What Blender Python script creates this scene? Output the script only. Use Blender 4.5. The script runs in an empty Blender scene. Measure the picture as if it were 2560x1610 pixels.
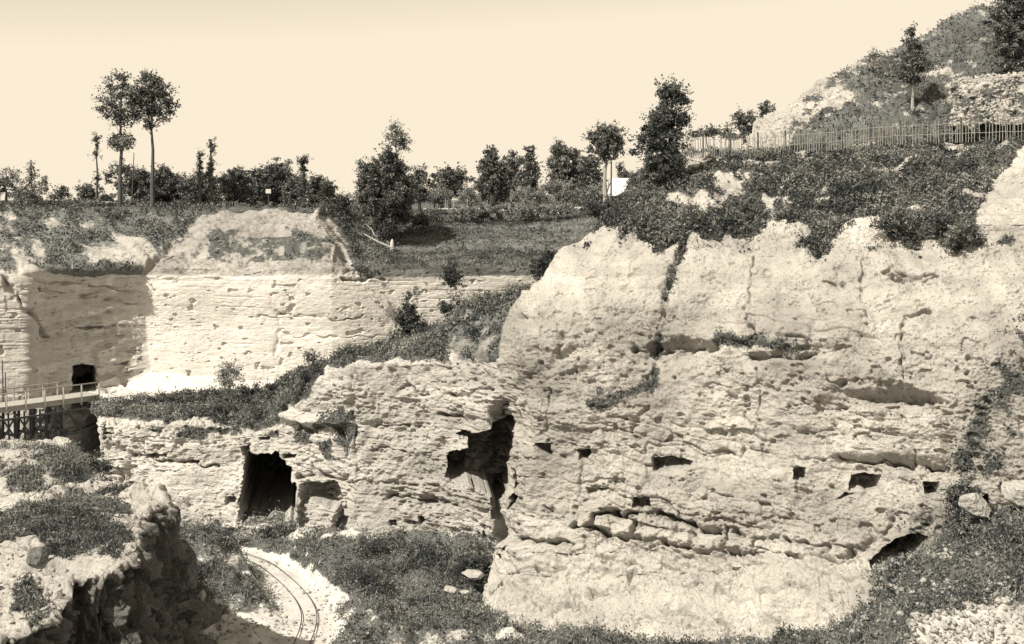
import bpy, math, random
import numpy as np
from mathutils import Vector
R = math.radians
C = bpy.context.scene.collection
SC = bpy.context.scene

# ---------------------------------------------------------------- camera, sky, sun, exposure
F_PX, CU, CV = 3000.0, 1280.0, 500.0       # focal length in photo pixels, principal column, horizon row
cam = bpy.data.cameras.new('camera'); camo = bpy.data.objects.new('camera', cam); C.objects.link(camo)
cam.sensor_width = 36.0; cam.lens = 36.0 * F_PX / 2560.0
camo.rotation_euler = (R(90), 0, 0)
cam.shift_y = -(805.0 - CV) / 2560.0
cam.clip_start = 0.3; cam.clip_end = 6000
SC.camera = camo

SUN = Vector((-0.48, -0.46, 0.74)).normalized()
w = bpy.data.worlds.new("World"); SC.world = w; w.use_nodes = True
nt = w.node_tree; nt.nodes.clear()
sky = nt.nodes.new('ShaderNodeTexSky'); sky.sky_type = 'NISHITA'; sky.sun_disc = False
sky.sun_elevation = math.asin(SUN.z); sky.sun_rotation = math.atan2(SUN.x, SUN.y) % (2 * math.pi)
sky.dust_density = 0.25; sky.ozone_density = 1.0; sky.air_density = 1.0
bw = nt.nodes.new('ShaderNodeRGBToBW'); nt.links.new(sky.outputs[0], bw.inputs[0])
mn = nt.nodes.new('ShaderNodeMath'); mn.operation = 'MULTIPLY'; mn.inputs[1].default_value = 1.62
nt.links.new(bw.outputs[0], mn.inputs[0])
mi = nt.nodes.new('ShaderNodeMath'); mi.operation = 'MINIMUM'; mi.inputs[1].default_value = 7.9
nt.links.new(mn.outputs[0], mi.inputs[0])
tint = nt.nodes.new('ShaderNodeVectorMath'); tint.operation = 'SCALE'
tint.inputs[0].default_value = (1.0, 0.873, 0.685); nt.links.new(mi.outputs[0], tint.inputs['Scale'])
bg = nt.nodes.new('ShaderNodeBackground'); bg.inputs[1].default_value = 0.1
nt.links.new(tint.outputs[0], bg.inputs[0])
wo = nt.nodes.new('ShaderNodeOutputWorld'); nt.links.new(bg.outputs[0], wo.inputs[0])

sl = bpy.data.lights.new('sun', 'SUN'); sl.energy = 4.8; sl.angle = R(0.5); sl.color = (1.0, 0.93, 0.80)
so = bpy.data.objects.new('sun', sl); C.objects.link(so)
so.rotation_euler = SUN.to_track_quat('Z', 'Y').to_euler(); so.location = (-60, -40, 80)
SC.view_settings.view_transform = 'Standard'; SC.view_settings.look = 'None'
SC.view_settings.exposure = 0.3; SC.view_settings.gamma = 1.0
SC.cycles.max_bounces = 4; SC.cycles.diffuse_bounces = 2

# ---------------------------------------------------------------- helpers
def at(u, v, Y):
    return Vector(((u - CU) / F_PX * Y, Y, (CV - v) / F_PX * Y))
def link(o, parent=None):
    C.objects.link(o)
    if parent is not None: o.parent = parent
    return o
def tag(o, label=None, cat=None, group=None, kind=None):
    if label: o['label'] = label
    if cat: o['category'] = cat
    if group: o['group'] = group
    if kind: o['kind'] = kind
    return o
def thing(name, loc, label, cat, group=None):
    o = bpy.data.objects.new(name, None); o.location = loc; o.empty_display_size = 0.2; link(o)
    return tag(o, label, cat, group)

def hash01(ix, iy, iz, seed=0):
    h = (ix.astype(np.int64) * 374761393 + iy.astype(np.int64) * 668265263 + iz.astype(np.int64) * 2147483647 + seed * 144665) & 0xffffffff
    h = ((h ^ (h >> 13)) * 1274126177) & 0xffffffff
    h = ((h ^ (h >> 16)) * 2246822519) & 0xffffffff
    h = h ^ (h >> 15)
    return (h & 0xffffff) / float(0xffffff)
def vnoise(p, s, seed=0):
    """value noise -1..1, p (...,3), s = cell size (scalar or 3)"""
    q = p / np.asarray(s, dtype=float)
    i = np.floor(q); f = q - i; f = f * f * f * (f * (f * 6 - 15) + 10)
    ix, iy, iz = i[..., 0], i[..., 1], i[..., 2]
    r = 0
    for dx in (0, 1):
        wx = f[..., 0] if dx else 1 - f[..., 0]
        for dy in (0, 1):
            wy = f[..., 1] if dy else 1 - f[..., 1]
            for dz in (0, 1):
                wz = f[..., 2] if dz else 1 - f[..., 2]
                r = r + wx * wy * wz * hash01(ix + dx, iy + dy, iz + dz, seed)
    return r * 2 - 1
def fbm(p, s, octv=4, seed=0, gain=0.5):
    r = 0; a = 1.0; s = np.asarray(s, dtype=float); tot = 0
    for k in range(octv):
        r = r + a * vnoise(p, s, seed + k * 17); tot += a; a *= gain; s = s * 0.5
    return r / tot * 1.6
def sstep(x, a, b):
    t = np.clip((x - a) / (b - a), 0, 1); return t * t * (3 - 2 * t)

def blocks(x, z, lh, bw_, seed, jit=0.5):
    """irregular courses: returns cell random 0..1 and distance (m) to cell edge"""
    n = 400
    rs = np.random.RandomState(seed)
    hs = np.cumsum(lh * (0.45 + 1.1 * rs.rand(n))); hs -= hs[n // 2]
    li = np.clip(np.searchsorted(hs, z) - 1, 0, n - 2)
    dz = np.minimum(z - hs[li], hs[li + 1] - z)
    off = hash01(li, li * 0, li * 0, seed) * bw_ * 5
    wl = bw_ * (0.6 + 0.9 * hash01(li, li * 0 + 3, li * 0, seed + 1))
    q = (x + off) / wl; bi = np.floor(q)
    # jittered joints
    j0 = (hash01(bi, li, li * 0, seed + 2) - 0.5) * jit; j1 = (hash01(bi + 1, li, li * 0, seed + 2) - 0.5) * jit
    a = bi + j0; b = bi + 1 + j1
    bi = np.where(q < a, bi - 1, np.where(q > b, bi + 1, bi))
    j0 = (hash01(bi, li, li * 0, seed + 2) - 0.5) * jit; j1 = (hash01(bi + 1, li, li * 0, seed + 2) - 0.5) * jit
    dx = np.minimum(q - (bi + j0), (bi + 1 + j1) - q) * wl
    return hash01(bi, li, li * 0, seed + 5), dz, np.abs(dx)

def grid(rows, M, N, smooth=3, cpos=None, rpos=None):
    A = np.array([[tuple(at(*p)) for p in r] for r in rows], dtype=float)
    K, L = A.shape[0], A.shape[1]
    cp = np.linspace(0, 1, L) if cpos is None else np.array(cpos, float)
    rp = np.linspace(0, 1, K) if rpos is None else np.array(rpos, float)
    cp = (cp - cp[0]) / (cp[-1] - cp[0]); rp = (rp - rp[0]) / (rp[-1] - rp[0])
    t = np.linspace(0, 1, N); s = np.linspace(0, 1, M)
    B = np.stack([np.stack([np.interp(t, cp, A[k, :, c]) for c in range(3)], -1) for k in range(K)], 0)
    P = np.empty((M, N, 3))
    idx = np.clip(np.searchsorted(rp, s, side='right') - 1, 0, K - 2)
    f = ((s - rp[idx]) / (rp[idx + 1] - rp[idx]))[:, None, None]
    P = B[idx] * (1 - f) + B[idx + 1] * f
    for _ in range(smooth):
        Q = P.copy()
        Q[1:-1] = (P[:-2] + 2 * P[1:-1] + P[2:]) / 4; P = Q.copy()
        Q[:, 1:-1] = (P[:, :-2] + 2 * P[:, 1:-1] + P[:, 2:]) / 4; P = Q
    return P
def normals(P, flip=False):
    du = np.gradient(P, axis=1); dv = np.gradient(P, axis=0)
    n = np.cross(dv, du); n /= np.linalg.norm(n, axis=-1, keepdims=True) + 1e-9
    return -n if flip else n
def proj(P):
    return CU + F_PX * P[..., 0] / P[..., 1], CV - F_PX * P[..., 2] / P[..., 1]
def blur(A, k):
    for _ in range(k):
        A = np.pad(A, 1, mode='edge'); A = (A[:-2, 1:-1] + A[2:, 1:-1] + A[1:-1, :-2] + A[1:-1, 2:] + 2 * A[1:-1, 1:-1]) / 6
    return A
def polysd(U, V, poly):
    """signed distance (px) to polygon, positive inside"""
    poly = np.array(poly, float); d = np.full(U.shape, 1e9); ins = np.zeros(U.shape, bool)
    for k in range(len(poly)):
        a = poly[k]; b = poly[(k + 1) % len(poly)]; ab = b - a
        t = np.clip(((U - a[0]) * ab[0] + (V - a[1]) * ab[1]) / (ab @ ab + 1e-9), 0, 1)
        d = np.minimum(d, np.hypot(U - a[0] - t * ab[0], V - a[1] - t * ab[1]))
        c = ((a[1] > V) != (b[1] > V)) & (U < (b[0] - a[0]) * (V - a[1]) / (b[1] - a[1] + 1e-12) + a[0])
        ins ^= c
    return np.where(ins, d, -d)
def linesd(U, V, line):
    line = np.array(line, float); d = np.full(U.shape, 1e9); side = np.zeros(U.shape)
    for k in range(len(line) - 1):
        a = line[k]; b = line[k + 1]; ab = b - a
        t = np.clip(((U - a[0]) * ab[0] + (V - a[1]) * ab[1]) / (ab @ ab + 1e-9), 0, 1)
        dd = np.hypot(U - a[0] - t * ab[0], V - a[1] - t * ab[1])
        cr = ab[0] * (V - a[1]) - ab[1] * (U - a[0])
        side = np.where(dd < d, np.sign(cr), side); d = np.minimum(d, dd)
    return d, side

def crack(d, U, V, ln, dep, wd, seed=0):
    x0, x1 = min(p[0] for p in ln) - 70, max(p[0] for p in ln) + 70; y0, y1 = min(p[1] for p in ln) - 70, max(p[1] for p in ln) + 70
    m = (U > x0) & (U < x1) & (V > y0) & (V < y1)
    q = np.stack([U[m], V[m], U[m] * 0 + seed * 7.7], -1)
    wu = 9 * fbm(q, 30, 3, 3); wv = 9 * fbm(q, 30, 3, 4)
    dd, side = linesd(U[m] + wu, V[m] + wv, ln)
    a = np.clip(0.8 + 0.8 * vnoise(q, 16, 5), 0.25, 1.5); b = wd * np.clip(0.8 + 0.7 * vnoise(q, 22, 6), 0.3, 1.6)
    d[m] -= dep * a * np.exp(-(dd / b) ** 2)
def grain(P, k=1.0, seed=0, s=(1, 1, 0.7)):
    s = np.array(s)
    g = np.abs(vnoise(P, 0.34 * s, seed + 1)) * -0.10 + np.abs(vnoise(P, 0.16 * s, seed + 2)) * -0.07 + vnoise(P, 0.09 * s, seed + 3) * 0.03
    g -= np.clip(fbm(P, 0.30 * s, 2, seed + 4) - 0.42, 0, 0.25) * 0.8
    return g * k * np.clip(0.8 + 0.7 * vnoise(P, 2.0, seed + 5), 0.2, 1.6)

def build(name, V, F, mat, parent=None, smooth=False, attrs=None, fattrs=None, nloop=4):
    me = bpy.data.meshes.new(name)
    V = np.ascontiguousarray(V, dtype=np.float32).reshape(-1, 3); F = np.ascontiguousarray(F, dtype=np.int32).reshape(-1, nloop)
    me.vertices.add(len(V)); me.vertices.foreach_set('co', V.ravel())
    me.loops.add(F.size); me.loops.foreach_set('vertex_index', F.ravel())
    me.polygons.add(len(F)); me.polygons.foreach_set('loop_start', np.arange(0, F.size, nloop, dtype=np.int32))
    me.update(calc_edges=True)
    if smooth: me.polygons.foreach_set('use_smooth', np.ones(len(F), dtype=bool))
    for k, a in (attrs or {}).items():
        at_ = me.attributes.new(k, 'FLOAT', 'POINT'); at_.data.foreach_set('value', np.ascontiguousarray(a, dtype=np.float32).ravel())
    for k, a in (fattrs or {}).items():
        at_ = me.attributes.new(k, 'FLOAT', 'FACE'); at_.data.foreach_set('value', np.ascontiguousarray(a, dtype=np.float32).ravel())
    me.materials.append(mat)
    return link(bpy.data.objects.new(name, me), parent)
def gridfaces(M, N):
    i = np.arange(M * N).reshape(M, N)
    return np.stack([i[:-1, :-1], i[1:, :-1], i[1:, 1:], i[:-1, 1:]], -1).reshape(-1, 4)
def sheet(name, P, mat, veg=None, tone=None, turf=None):
    M, N = P.shape[:2]
    at_ = {'veg': np.zeros((M, N)) if veg is None else veg, 'tone': np.ones((M, N)) if tone is None else tone, 'turf': np.ones((M, N)) if turf is None else turf}
    o = build(name, P, gridfaces(M, N), mat, None, True, at_)
    return tag(o, kind='structure')

# ---------------------------------------------------------------- materials
def nmat(name):
    m = bpy.data.materials.new(name); m.use_nodes = True; n = m.node_tree; n.nodes.clear()
    out = n.nodes.new('ShaderNodeOutputMaterial'); b = n.nodes.new('ShaderNodeBsdfPrincipled')
    b.inputs['Roughness'].default_value = 0.95; b.inputs['Specular IOR Level'].default_value = 0.1
    n.links.new(b.outputs[0], out.inputs[0]); return m, n, b
def N_(n, t, **k):
    x = n.nodes.new(t)
    for a, v in k.items(): setattr(x, a, v)
    return x
def rock_mat(name, light, dark, soil, speck=0.5, bump=0.25, sc=1.0, stretch=(1, 1, 1)):
    m, n, b = nmat(name); L = n.links.new
    tc = N_(n, 'ShaderNodeTexCoord'); mp = N_(n, 'ShaderNodeMapping'); mp.inputs['Scale'].default_value = stretch
    L(tc.outputs['Object'], mp.inputs[0])
    def noise(scale, det=6, rough=0.6):
        x = N_(n, 'ShaderNodeTexNoise'); x.inputs['Scale'].default_value = scale * sc; x.inputs['Detail'].default_value = det; x.inputs['Roughness'].default_value = rough
        L(mp.outputs[0], x.inputs['Vector']); return x.outputs['Fac']
    def ramp(src, a, c):
        x = N_(n, 'ShaderNodeMapRange'); x.inputs[1].default_value = a; x.inputs[2].default_value = c; L(src, x.inputs[0]); return x.outputs[0]
    def mix(fac, A, B):
        x = N_(n, 'ShaderNodeMix', data_type='RGBA'); 
        if isinstance(fac, float): x.inputs[0].default_value = fac
        else: L(fac, x.inputs[0])
        for s, q in ((x.inputs[6], A), (x.inputs[7], B)):
            if isinstance(q, tuple): s.default_value = (*q, 1)
            else: L(q, s)
        return x.outputs[2]
    def mul(a, b_):
        x = N_(n, 'ShaderNodeMath', operation='MULTIPLY')
        L(a, x.inputs[0])
        if isinstance(b_, float): x.inputs[1].default_value = b_
        else: L(b_, x.inputs[1])
        return x.outputs[0]
    big = ramp(noise(0.35, 5), 0.35, 0.68)
    col = mix(mul(big, 0.55), light, dark)
    sp = ramp(noise(6.5, 5, 0.75), 0.54, 0.62)           # lichen and pit specks
    gate = ramp(noise(0.8, 5, 0.7), 0.36, 0.60)
    col = mix(mul(mul(sp, gate), speck), col, (0.10, 0.115, 0.125))
    fine = ramp(noise(17.0, 4, 0.8), 0.48, 0.62)
    col = mix(mul(fine, speck * 0.6), col, dark)
    at_t = N_(n, 'ShaderNodeAttribute', attribute_name='tone')
    vm = N_(n, 'ShaderNodeVectorMath', operation='SCALE'); L(col, vm.inputs[0]); L(at_t.outputs['Fac'], vm.inputs['Scale'])
    at_v = N_(n, 'ShaderNodeAttribute', attribute_name='veg')
    sn = ramp(noise(5.0, 8, 0.8), 0.38, 0.64)
    soilc = mix(sn, soil, tuple(c * 2.6 for c in soil))
    # ragged edge of the plant cover
    ad = N_(n, 'ShaderNodeMath', operation='ADD'); L(at_v.outputs['Fac'], ad.inputs[0]); L(mul(noise(4.0, 8, 0.85), 1.5), ad.inputs[1])
    vf = ramp(ad.outputs[0], 1.12, 1.22)
    at_g = N_(n, 'ShaderNodeAttribute', attribute_name='turf')
    vs = N_(n, 'ShaderNodeVectorMath', operation='SCALE'); L(soilc, vs.inputs[0]); L(at_g.outputs['Fac'], vs.inputs['Scale'])
    col = mix(mul(vf, 0.88), vm.outputs[0], vs.outputs[0])
    L(col, b.inputs['Base Color'])
    h = noise(3.0, 9, 0.72)
    bp = N_(n, 'ShaderNodeBump'); bp.inputs['Strength'].default_value = 1.0; bp.inputs['Distance'].default_value = bump
    L(h, bp.inputs['Height']); L(bp.outputs[0], b.inputs['Normal'])
    return m
def leaf_mat(name, a, b_):
    m, n, b = nmat(name); L = n.links.new
    at_ = N_(n, 'ShaderNodeAttribute', attribute_name='tone')
    x = N_(n, 'ShaderNodeMix', data_type='RGBA'); L(at_.outputs['Fac'], x.inputs[0])
    x.inputs[6].default_value = (*a, 1); x.inputs[7].default_value = (*b_, 1); L(x.outputs[2], b.inputs['Base Color'])
    tr = N_(n, 'ShaderNodeBsdfTranslucent'); L(x.outputs[2], tr.inputs[0]); ms = N_(n, 'ShaderNodeMixShader'); ms.inputs[0].default_value = 0.2
    L(b.outputs[0], ms.inputs[1]); L(tr.outputs[0], ms.inputs[2])
    out = [q for q in n.nodes if q.type == 'OUTPUT_MATERIAL'][0]; L(ms.outputs[0], out.inputs[0])
    return m
def plain(name, col, var=0.25, scale=3.0, stretch=(1, 1, 1), bump=0.01):
    m, n, b = nmat(name); L = n.links.new
    tc = N_(n, 'ShaderNodeTexCoord'); mp = N_(n, 'ShaderNodeMapping'); mp.inputs['Scale'].default_value = stretch; L(tc.outputs['Object'], mp.inputs[0])
    x = N_(n, 'ShaderNodeTexNoise'); x.inputs['Scale'].default_value = scale; x.inputs['Detail'].default_value = 6; L(mp.outputs[0], x.inputs['Vector'])
    mx = N_(n, 'ShaderNodeMix', data_type='RGBA'); L(x.outputs['Fac'], mx.inputs[0])
    mx.inputs[6].default_value = (*[c * (1 - var) for c in col], 1); mx.inputs[7].default_value = (*[min(1, c * (1 + var)) for c in col], 1)
    L(mx.outputs[2], b.inputs['Base Color'])
    bp = N_(n, 'ShaderNodeBump'); bp.inputs['Distance'].default_value = bump; L(x.outputs['Fac'], bp.inputs['Height']); L(bp.outputs[0], b.inputs['Normal'])
    return m
SOIL = (0.043, 0.046, 0.046)
M_CLIFF = rock_mat('shelly_sand_rock', (0.60, 0.572, 0.53), (0.29, 0.28, 0.265), SOIL, 1.0, 0.2)
M_BACK = rock_mat('cut_limestone', (0.755, 0.725, 0.68), (0.45, 0.435, 0.415), SOIL, 0.75, 0.08, 1.0, (0.6, 0.6, 2.2))
M_LOWER = rock_mat('blocky_limestone', (0.755, 0.725, 0.68), (0.36, 0.355, 0.345), SOIL, 0.9, 0.2, 1.0, (0.8, 0.8, 1.6))
M_FORE = rock_mat('weathered_shaded_limestone', (0.70, 0.675, 0.635), (0.30, 0.29, 0.275), SOIL, 0.7, 0.25, 1.5)
M_FLOOR = rock_mat('quarry_floor_dust', (0.70, 0.68, 0.645), (0.42, 0.41, 0.395), SOIL, 0.4, 0.06)
M_LEAF = leaf_mat('foliage', (0.034, 0.042, 0.046), (0.36, 0.36, 0.335))
M_LEAFL = leaf_mat('pale_foliage', (0.09, 0.10, 0.10), (0.46, 0.455, 0.43))
M_DRY = leaf_mat('dry_stems', (0.12, 0.125, 0.12), (0.42, 0.41, 0.38))
M_BARK = plain('bark', (0.10, 0.105, 0.105), 0.4, 8, (1, 1, 0.3))
M_PBARK = plain('pale_bark', (0.38, 0.37, 0.35), 0.4, 8, (1, 1, 0.3))
M_WOOD = plain('weathered_wood', (0.42, 0.41, 0.38), 0.35, 9, (1, 1, 0.3))
M_DWOOD = plain('dark_timber', (0.085, 0.09, 0.095), 0.35, 6)
M_STONE = plain('loose_limestone', (0.43, 0.42, 0.395), 0.5, 5, bump=0.2)
M_DSTONE = plain('lichened_stone', (0.17, 0.17, 0.165), 0.8, 5, bump=0.3)
M_ROOF = plain('pale_slate', (0.75, 0.74, 0.72), 0.06, 2)
M_WALL = plain('shed_boards', (0.16, 0.165, 0.165), 0.2, 5)
M_PALE = plain('weathered_pickets', (0.30, 0.295, 0.27), 0.4, 9, (1, 1, 0.3))
M_IRON = plain('rail_iron', (0.10, 0.105, 0.11), 0.2, 6)
M_PAINT = plain('white_paint', (0.66, 0.65, 0.62), 0.05, 4)

# ---------------------------------------------------------------- leaf and tube makers
def leaf_arrays(pts, size, rs, up=0.0, asp=0.55):
    n = len(pts); d = rs.normal(size=(n, 3)); d[:, 2] += up; d /= np.linalg.norm(d, axis=1, keepdims=True)
    e = rs.normal(size=(n, 3)); e = np.cross(d, e); e /= np.linalg.norm(e, axis=1, keepdims=True) + 1e-9
    s = (size * (0.55 + 0.9 * rs.rand(n)))[:, None] if np.isscalar(size) else (size * (0.55 + 0.9 * rs.rand(n)))[:, None]
    a = d * s * 0.5; b = e * s * 0.5 * asp
    V = np.stack([pts - a, pts + b, pts + a, pts - b], 1)
    return V.reshape(-1, 3)
def leaves(name, pts, size, mat, parent=None, seed=0, up=0.0, asp=0.55, tone=None, origin=None):
    rs = np.random.RandomState(seed)
    V = leaf_arrays(np.asarray(pts), size, rs, up, asp)
    if origin is not None: V = V - np.array(origin)
    n = len(pts); F = np.arange(n * 4).reshape(-1, 4)
    t = np.clip(0.32 + 0.85 * fbm(np.asarray(pts), 0.55, 2, 7) + 0.3 * vnoise(np.asarray(pts), 2.5, 8) + 0.22 * rs.normal(size=n), 0, 1) if tone is None else tone
    return build(name, V, F, mat, parent, False, None, {'tone': t})
def tube_arrays(path, radii, sides=6):
    path = np.array(path, float); K = len(path); V = []; 
    for k in range(K):
        t = path[min(k + 1, K - 1)] - path[max(k - 1, 0)]; t /= np.linalg.norm(t) + 1e-9
        a = np.cross(t, (0, 0, 1) if abs(t[2]) < 0.9 else (1, 0, 0)); a /= np.linalg.norm(a); b = np.cross(t, a)
        for j in range(sides):
            w_ = 2 * math.pi * j / sides
            V.append(path[k] + radii[k] * (math.cos(w_) * a + math.sin(w_) * b))
    F = []
    for k in range(K - 1):
        for j in range(sides):
            F.append((k * sides + j, k * sides + (j + 1) % sides, (k + 1) * sides + (j + 1) % sides, (k + 1) * sides + j))
    nb = len(V); V.append(path[0]); V.append(path[-1])
    for j in range(sides):
        F.append((nb, (j + 1) % sides, j, j)); F.append((nb + 1, (K - 1) * sides + j, (K - 1) * sides + (j + 1) % sides, (K - 1) * sides + (j + 1) % sides))
    return V, F
class MB:
    def __init__(s): s.V = []; s.F = []
    def add(s, V, F):
        o = len(s.V); s.V += [tuple(v) for v in V]; s.F += [tuple(i + o for i in f) for f in F]
    def tube(s, path, radii, sides=6):
        if np.isscalar(radii): radii = [radii] * len(path)
        s.add(*tube_arrays(path, radii, sides))
    def bar(s, a, b, wd, ht):
        a = Vector(a); b = Vector(b); t = (b - a).normalized()
        upv = Vector((0, 0, 1)) if abs(t.z) < 0.9 else Vector((0, 1, 0))
        r = t.cross(upv).normalized() * wd / 2; q = r.cross(t).normalized() * ht / 2
        V = [p + sx * r + sz * q for p in (a, b) for sx, sz in ((-1, -1), (1, -1), (1, 1), (-1, 1))]
        s.add(V, [(0, 1, 2, 3), (7, 6, 5, 4), (0, 4, 5, 1), (1, 5, 6, 2), (2, 6, 7, 3), (3, 7, 4, 0)])
    def build(s, name, mat, parent=None, origin=None):
        V = s.V if origin is None else [Vector(v) - Vector(origin) for v in s.V]
        me = bpy.data.meshes.new(name)
        F = [tuple(dict.fromkeys(f)) for f in s.F]
        me.from_pydata([tuple(v) for v in V], [], F); me.update(); me.materials.append(mat)
        return link(bpy.data.objects.new(name, me), parent)

VEGPTS = []
def ground_cover(name, P, mask, n, size, mat, seed, lift=0.15, up=0.4, asp=0.5, tone=None, label=None, cat=None, tufts=True, br=0.32, flat=0.30, cut=None):
    """many small tufts and low bushes growing on a sheet where mask is high: stuff"""
    rs = np.random.RandomState(seed)
    du = np.gradient(P, axis=1); dv = np.gradient(P, axis=0); area = np.linalg.norm(np.cross(du, dv), axis=-1)
    cl = np.clip(0.6 + 1.1 * fbm(P, 1.6, 3, seed), 0.06, 1.8)
    wgt = (mask * area * cl).ravel(); sm = wgt.sum()
    if sm <= 0: return None
    PP = P.reshape(-1, 3); NN = normals(P).reshape(-1, 3); NN = np.where((NN[:, 2] < -0.2)[:, None], -NN, NN)
    nb = int(n * (1 - flat) / 26)
    ib = rs.choice(wgt.size, nb, p=wgt / sm)
    rb = br * (0.35 + 1.0 * rs.rand(nb) ** 1.6) * np.clip(0.8 + 0.6 * vnoise(PP[ib], 3.0, seed + 2), 0.4, 1.5); tb = np.clip(0.37 + 0.32 * rs.normal(size=nb) + 0.45 * fbm(PP[ib], 2.2, 2, 8), 0, 1)
    m = np.maximum(6, (26 * (rb / br) ** 1.7)).astype(int); rep = np.repeat(np.arange(nb), m); k = len(rep)
    q = rs.normal(size=(k, 3)); q /= np.linalg.norm(q, axis=1, keepdims=True); q[:, 2] = np.abs(q[:, 2]) * 1.1; q *= rs.rand(k, 1) ** 0.33
    p1 = PP[ib][rep] + q * rb[rep][:, None] + NN[ib][rep] * 0.03 + np.array([0, -0.02, 0.02]); t1 = np.clip(tb[rep] + 0.14 * rs.normal(size=k), 0, 1)
    nf = int(n * flat); wf = (mask * area).ravel(); wf = wf / wf.sum(); jf = rs.choice(wf.size, nf, p=wf)
    h = np.abs(rs.normal(size=nf)) * lift; p2 = PP[jf] + (NN[jf] * 0.5 + np.array([0, -0.1, 0.7])) * h[:, None]
    t2 = np.clip(0.40 + 0.5 * vnoise(p2, 1.2, 9) + 0.22 * rs.normal(size=nf), 0, 1)
    pts = np.concatenate([p1, p2]); tn = np.concatenate([t1, t2])
    if cut is not None:
        kp = cut(pts); pts = pts[kp]; tn = tn[kp]
    o = leaves(name, pts, size, mat, None, seed, up, asp, tn)
    return tag(o, label, cat, kind='stuff')
def chips(name, P, mask, n, size, mat, seed, label, cat='gravel'):
    """loose angular stones too many to count: stuff"""
    rs = np.random.RandomState(seed)
    du = np.gradient(P, axis=1); dv = np.gradient(P, axis=0); area = np.linalg.norm(np.cross(du, dv), axis=-1)
    w_ = (mask * area * np.clip(0.4 + 1.2 * fbm(P, 1.5, 3, seed), 0.03, 2)).ravel(); j = rs.choice(w_.size, n, p=w_ / w_.sum())
    c = P.reshape(-1, 3)[j]
    O = np.array([[1, 0, 0], [0, 1, 0], [-1, 0, 0], [0, -1, 0], [0.1, 0, 1], [0, 0, -1]], float)
    F1 = np.array([[0, 1, 4], [1, 2, 4], [2, 3, 4], [3, 0, 4], [1, 0, 5], [2, 1, 5], [3, 2, 5], [0, 3, 5]])
    sz = size * (0.35 + 1.3 * rs.rand(n) ** 3)[:, None, None]
    V = (O[None] * (0.6 + 0.8 * rs.rand(n, 6, 1)) + 0.25 * rs.normal(size=(n, 6, 3))) * sz * np.array([1, 1, 0.7])
    a_ = rs.rand(n) * 6.28; ca, sa = np.cos(a_)[:, None], np.sin(a_)[:, None]
    V = np.stack([V[..., 0] * ca - V[..., 1] * sa, V[..., 0] * sa + V[..., 1] * ca, V[..., 2]], -1) + c[:, None, :] + sz * np.array([0, 0, 0.25])
    F = (F1[None] + (np.arange(n) * 6)[:, None, None]).reshape(-1, 3)
    o = build(name, V, F, mat, None, False, None, None, 3)
    return tag(o, label, cat, kind='stuff')

# ================================================================ TERRAIN
# ---- back wall: left face (turned right, in shade), corner, long sunlit wall, banks above, plateau beyond
BACKROWS = [
 [(-400,508,260),(-60,508,260),(60,508,260),(150,508,260),(240,508,260),(330,508,260),(380,508,260),(480,508,260),(600,508,260),(790,508,260),(880,508,260),(960,508,260),(1100,508,260),(1300,508,260),(1600,508,260)],
 [(-400,519,98),(-60,518,98),(60,517,98),(150,517,98),(240,517,98),(330,517,98),(410,520,98),(490,520,98),(610,518,98),(790,518,99),(870,522,112),(1000,524,120),(1100,526,120),(1300,524,120),(1600,518,120)],
 [(-400,560,94),(-60,560,92),(60,560,92),(150,560,92),(240,560,93),(330,560,94),(395,560,94),(462,548,95),(600,534,96),(805,540,97),(880,580,103),(960,585,107),(1080,563,108),(1300,560,109),(1600,530,110)],
 [(-400,620,86),(-60,620,85),(60,620,86),(150,620,87),(240,620,88.5),(330,620,90),(385,625,90.5),(450,600,92),(610,600,93),(840,600,94),(905,618,100),(980,620,102),(1100,620,103),(1300,618,104),(1600,600,105)],
 [(-400,690,81),(-60,690,80.5),(60,690,81.5),(150,676,83.5),(240,672,85.5),(310,672,87),(356,674,88),(450,666,88.2),(610,668,88.5),(830,668,89),(905,668,90),(980,668,91),(1100,668,92),(1300,666,94),(1600,660,97)],
 [(-400,705,80.7),(-60,705,80.2),(60,705,81.2),(150,700,83.2),(240,695,85.2),(310,693,86.8),(357,692,87.7),(450,690,87.8),(610,690,88.1),(830,690,88.6),(905,690,89.6),(980,690,90.6),(1100,690,91.6),(1300,690,93.6),(1600,690,96.6)],
 [(-400,830,80.4),(-60,830,80),(60,830,81),(150,830,83),(240,830,85),(310,830,86.6),(366,830,87.4),(450,830,87.5),(610,830,87.8),(830,830,88.3),(905,830,89.3),(980,830,90.3),(1100,830,91.3),(1300,830,93.3),(1600,830,96.3)],
 [(-400,1030,79.5),(-60,1020,79.4),(60,1010,80.4),(150,1000,82.4),(240,975,84.4),(310,962,86),(376,930,87),(450,935,87),(610,950,87.3),(830,960,88),(905,960,89),(980,960,90),(1100,960,91),(1300,960,93),(1600,960,96)],
 [(-400,1200,78),(-60,1180,78),(60,1160,79),(150,1100,81),(240,1020,82),(310,1000,83),(350,985,84),(450,985,84.5),(610,990,85),(830,1000,86),(905,1000,87),(980,1000,88),(1100,1000,89),(1300,1000,91),(1600,1000,94)],
]
cp = [-400,-60,60,150,240,310,362,450,610,830,905,980,1100,1300,1600]
PB = grid(BACKROWS, 620, 900, 2, cp, [0, 0.8, 2.2, 4.0, 5.2, 5.8, 9.5, 13.5, 15])
U, V = proj(PB); nB = normals(PB)
if nB[300, 450, 1] > 0: nB = -nB
wall = sstep(V, 678, 700) * (U < 1700)
d = fbm(PB, 6.0, 3, 1) * 0.28 * (0.3 + 0.7 * wall)
zz = PB[..., 2] + 0.04 * PB[..., 0] + 0.25 * vnoise(PB, 7, 5)
cr, dz, dx = blocks(PB[..., 0] + 0.5 * PB[..., 1], zz, 0.5, 3.5, 11)
gB = sstep(fbm(PB, (5, 5, 1.5), 3, 12), 0.05, 0.5)
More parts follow.
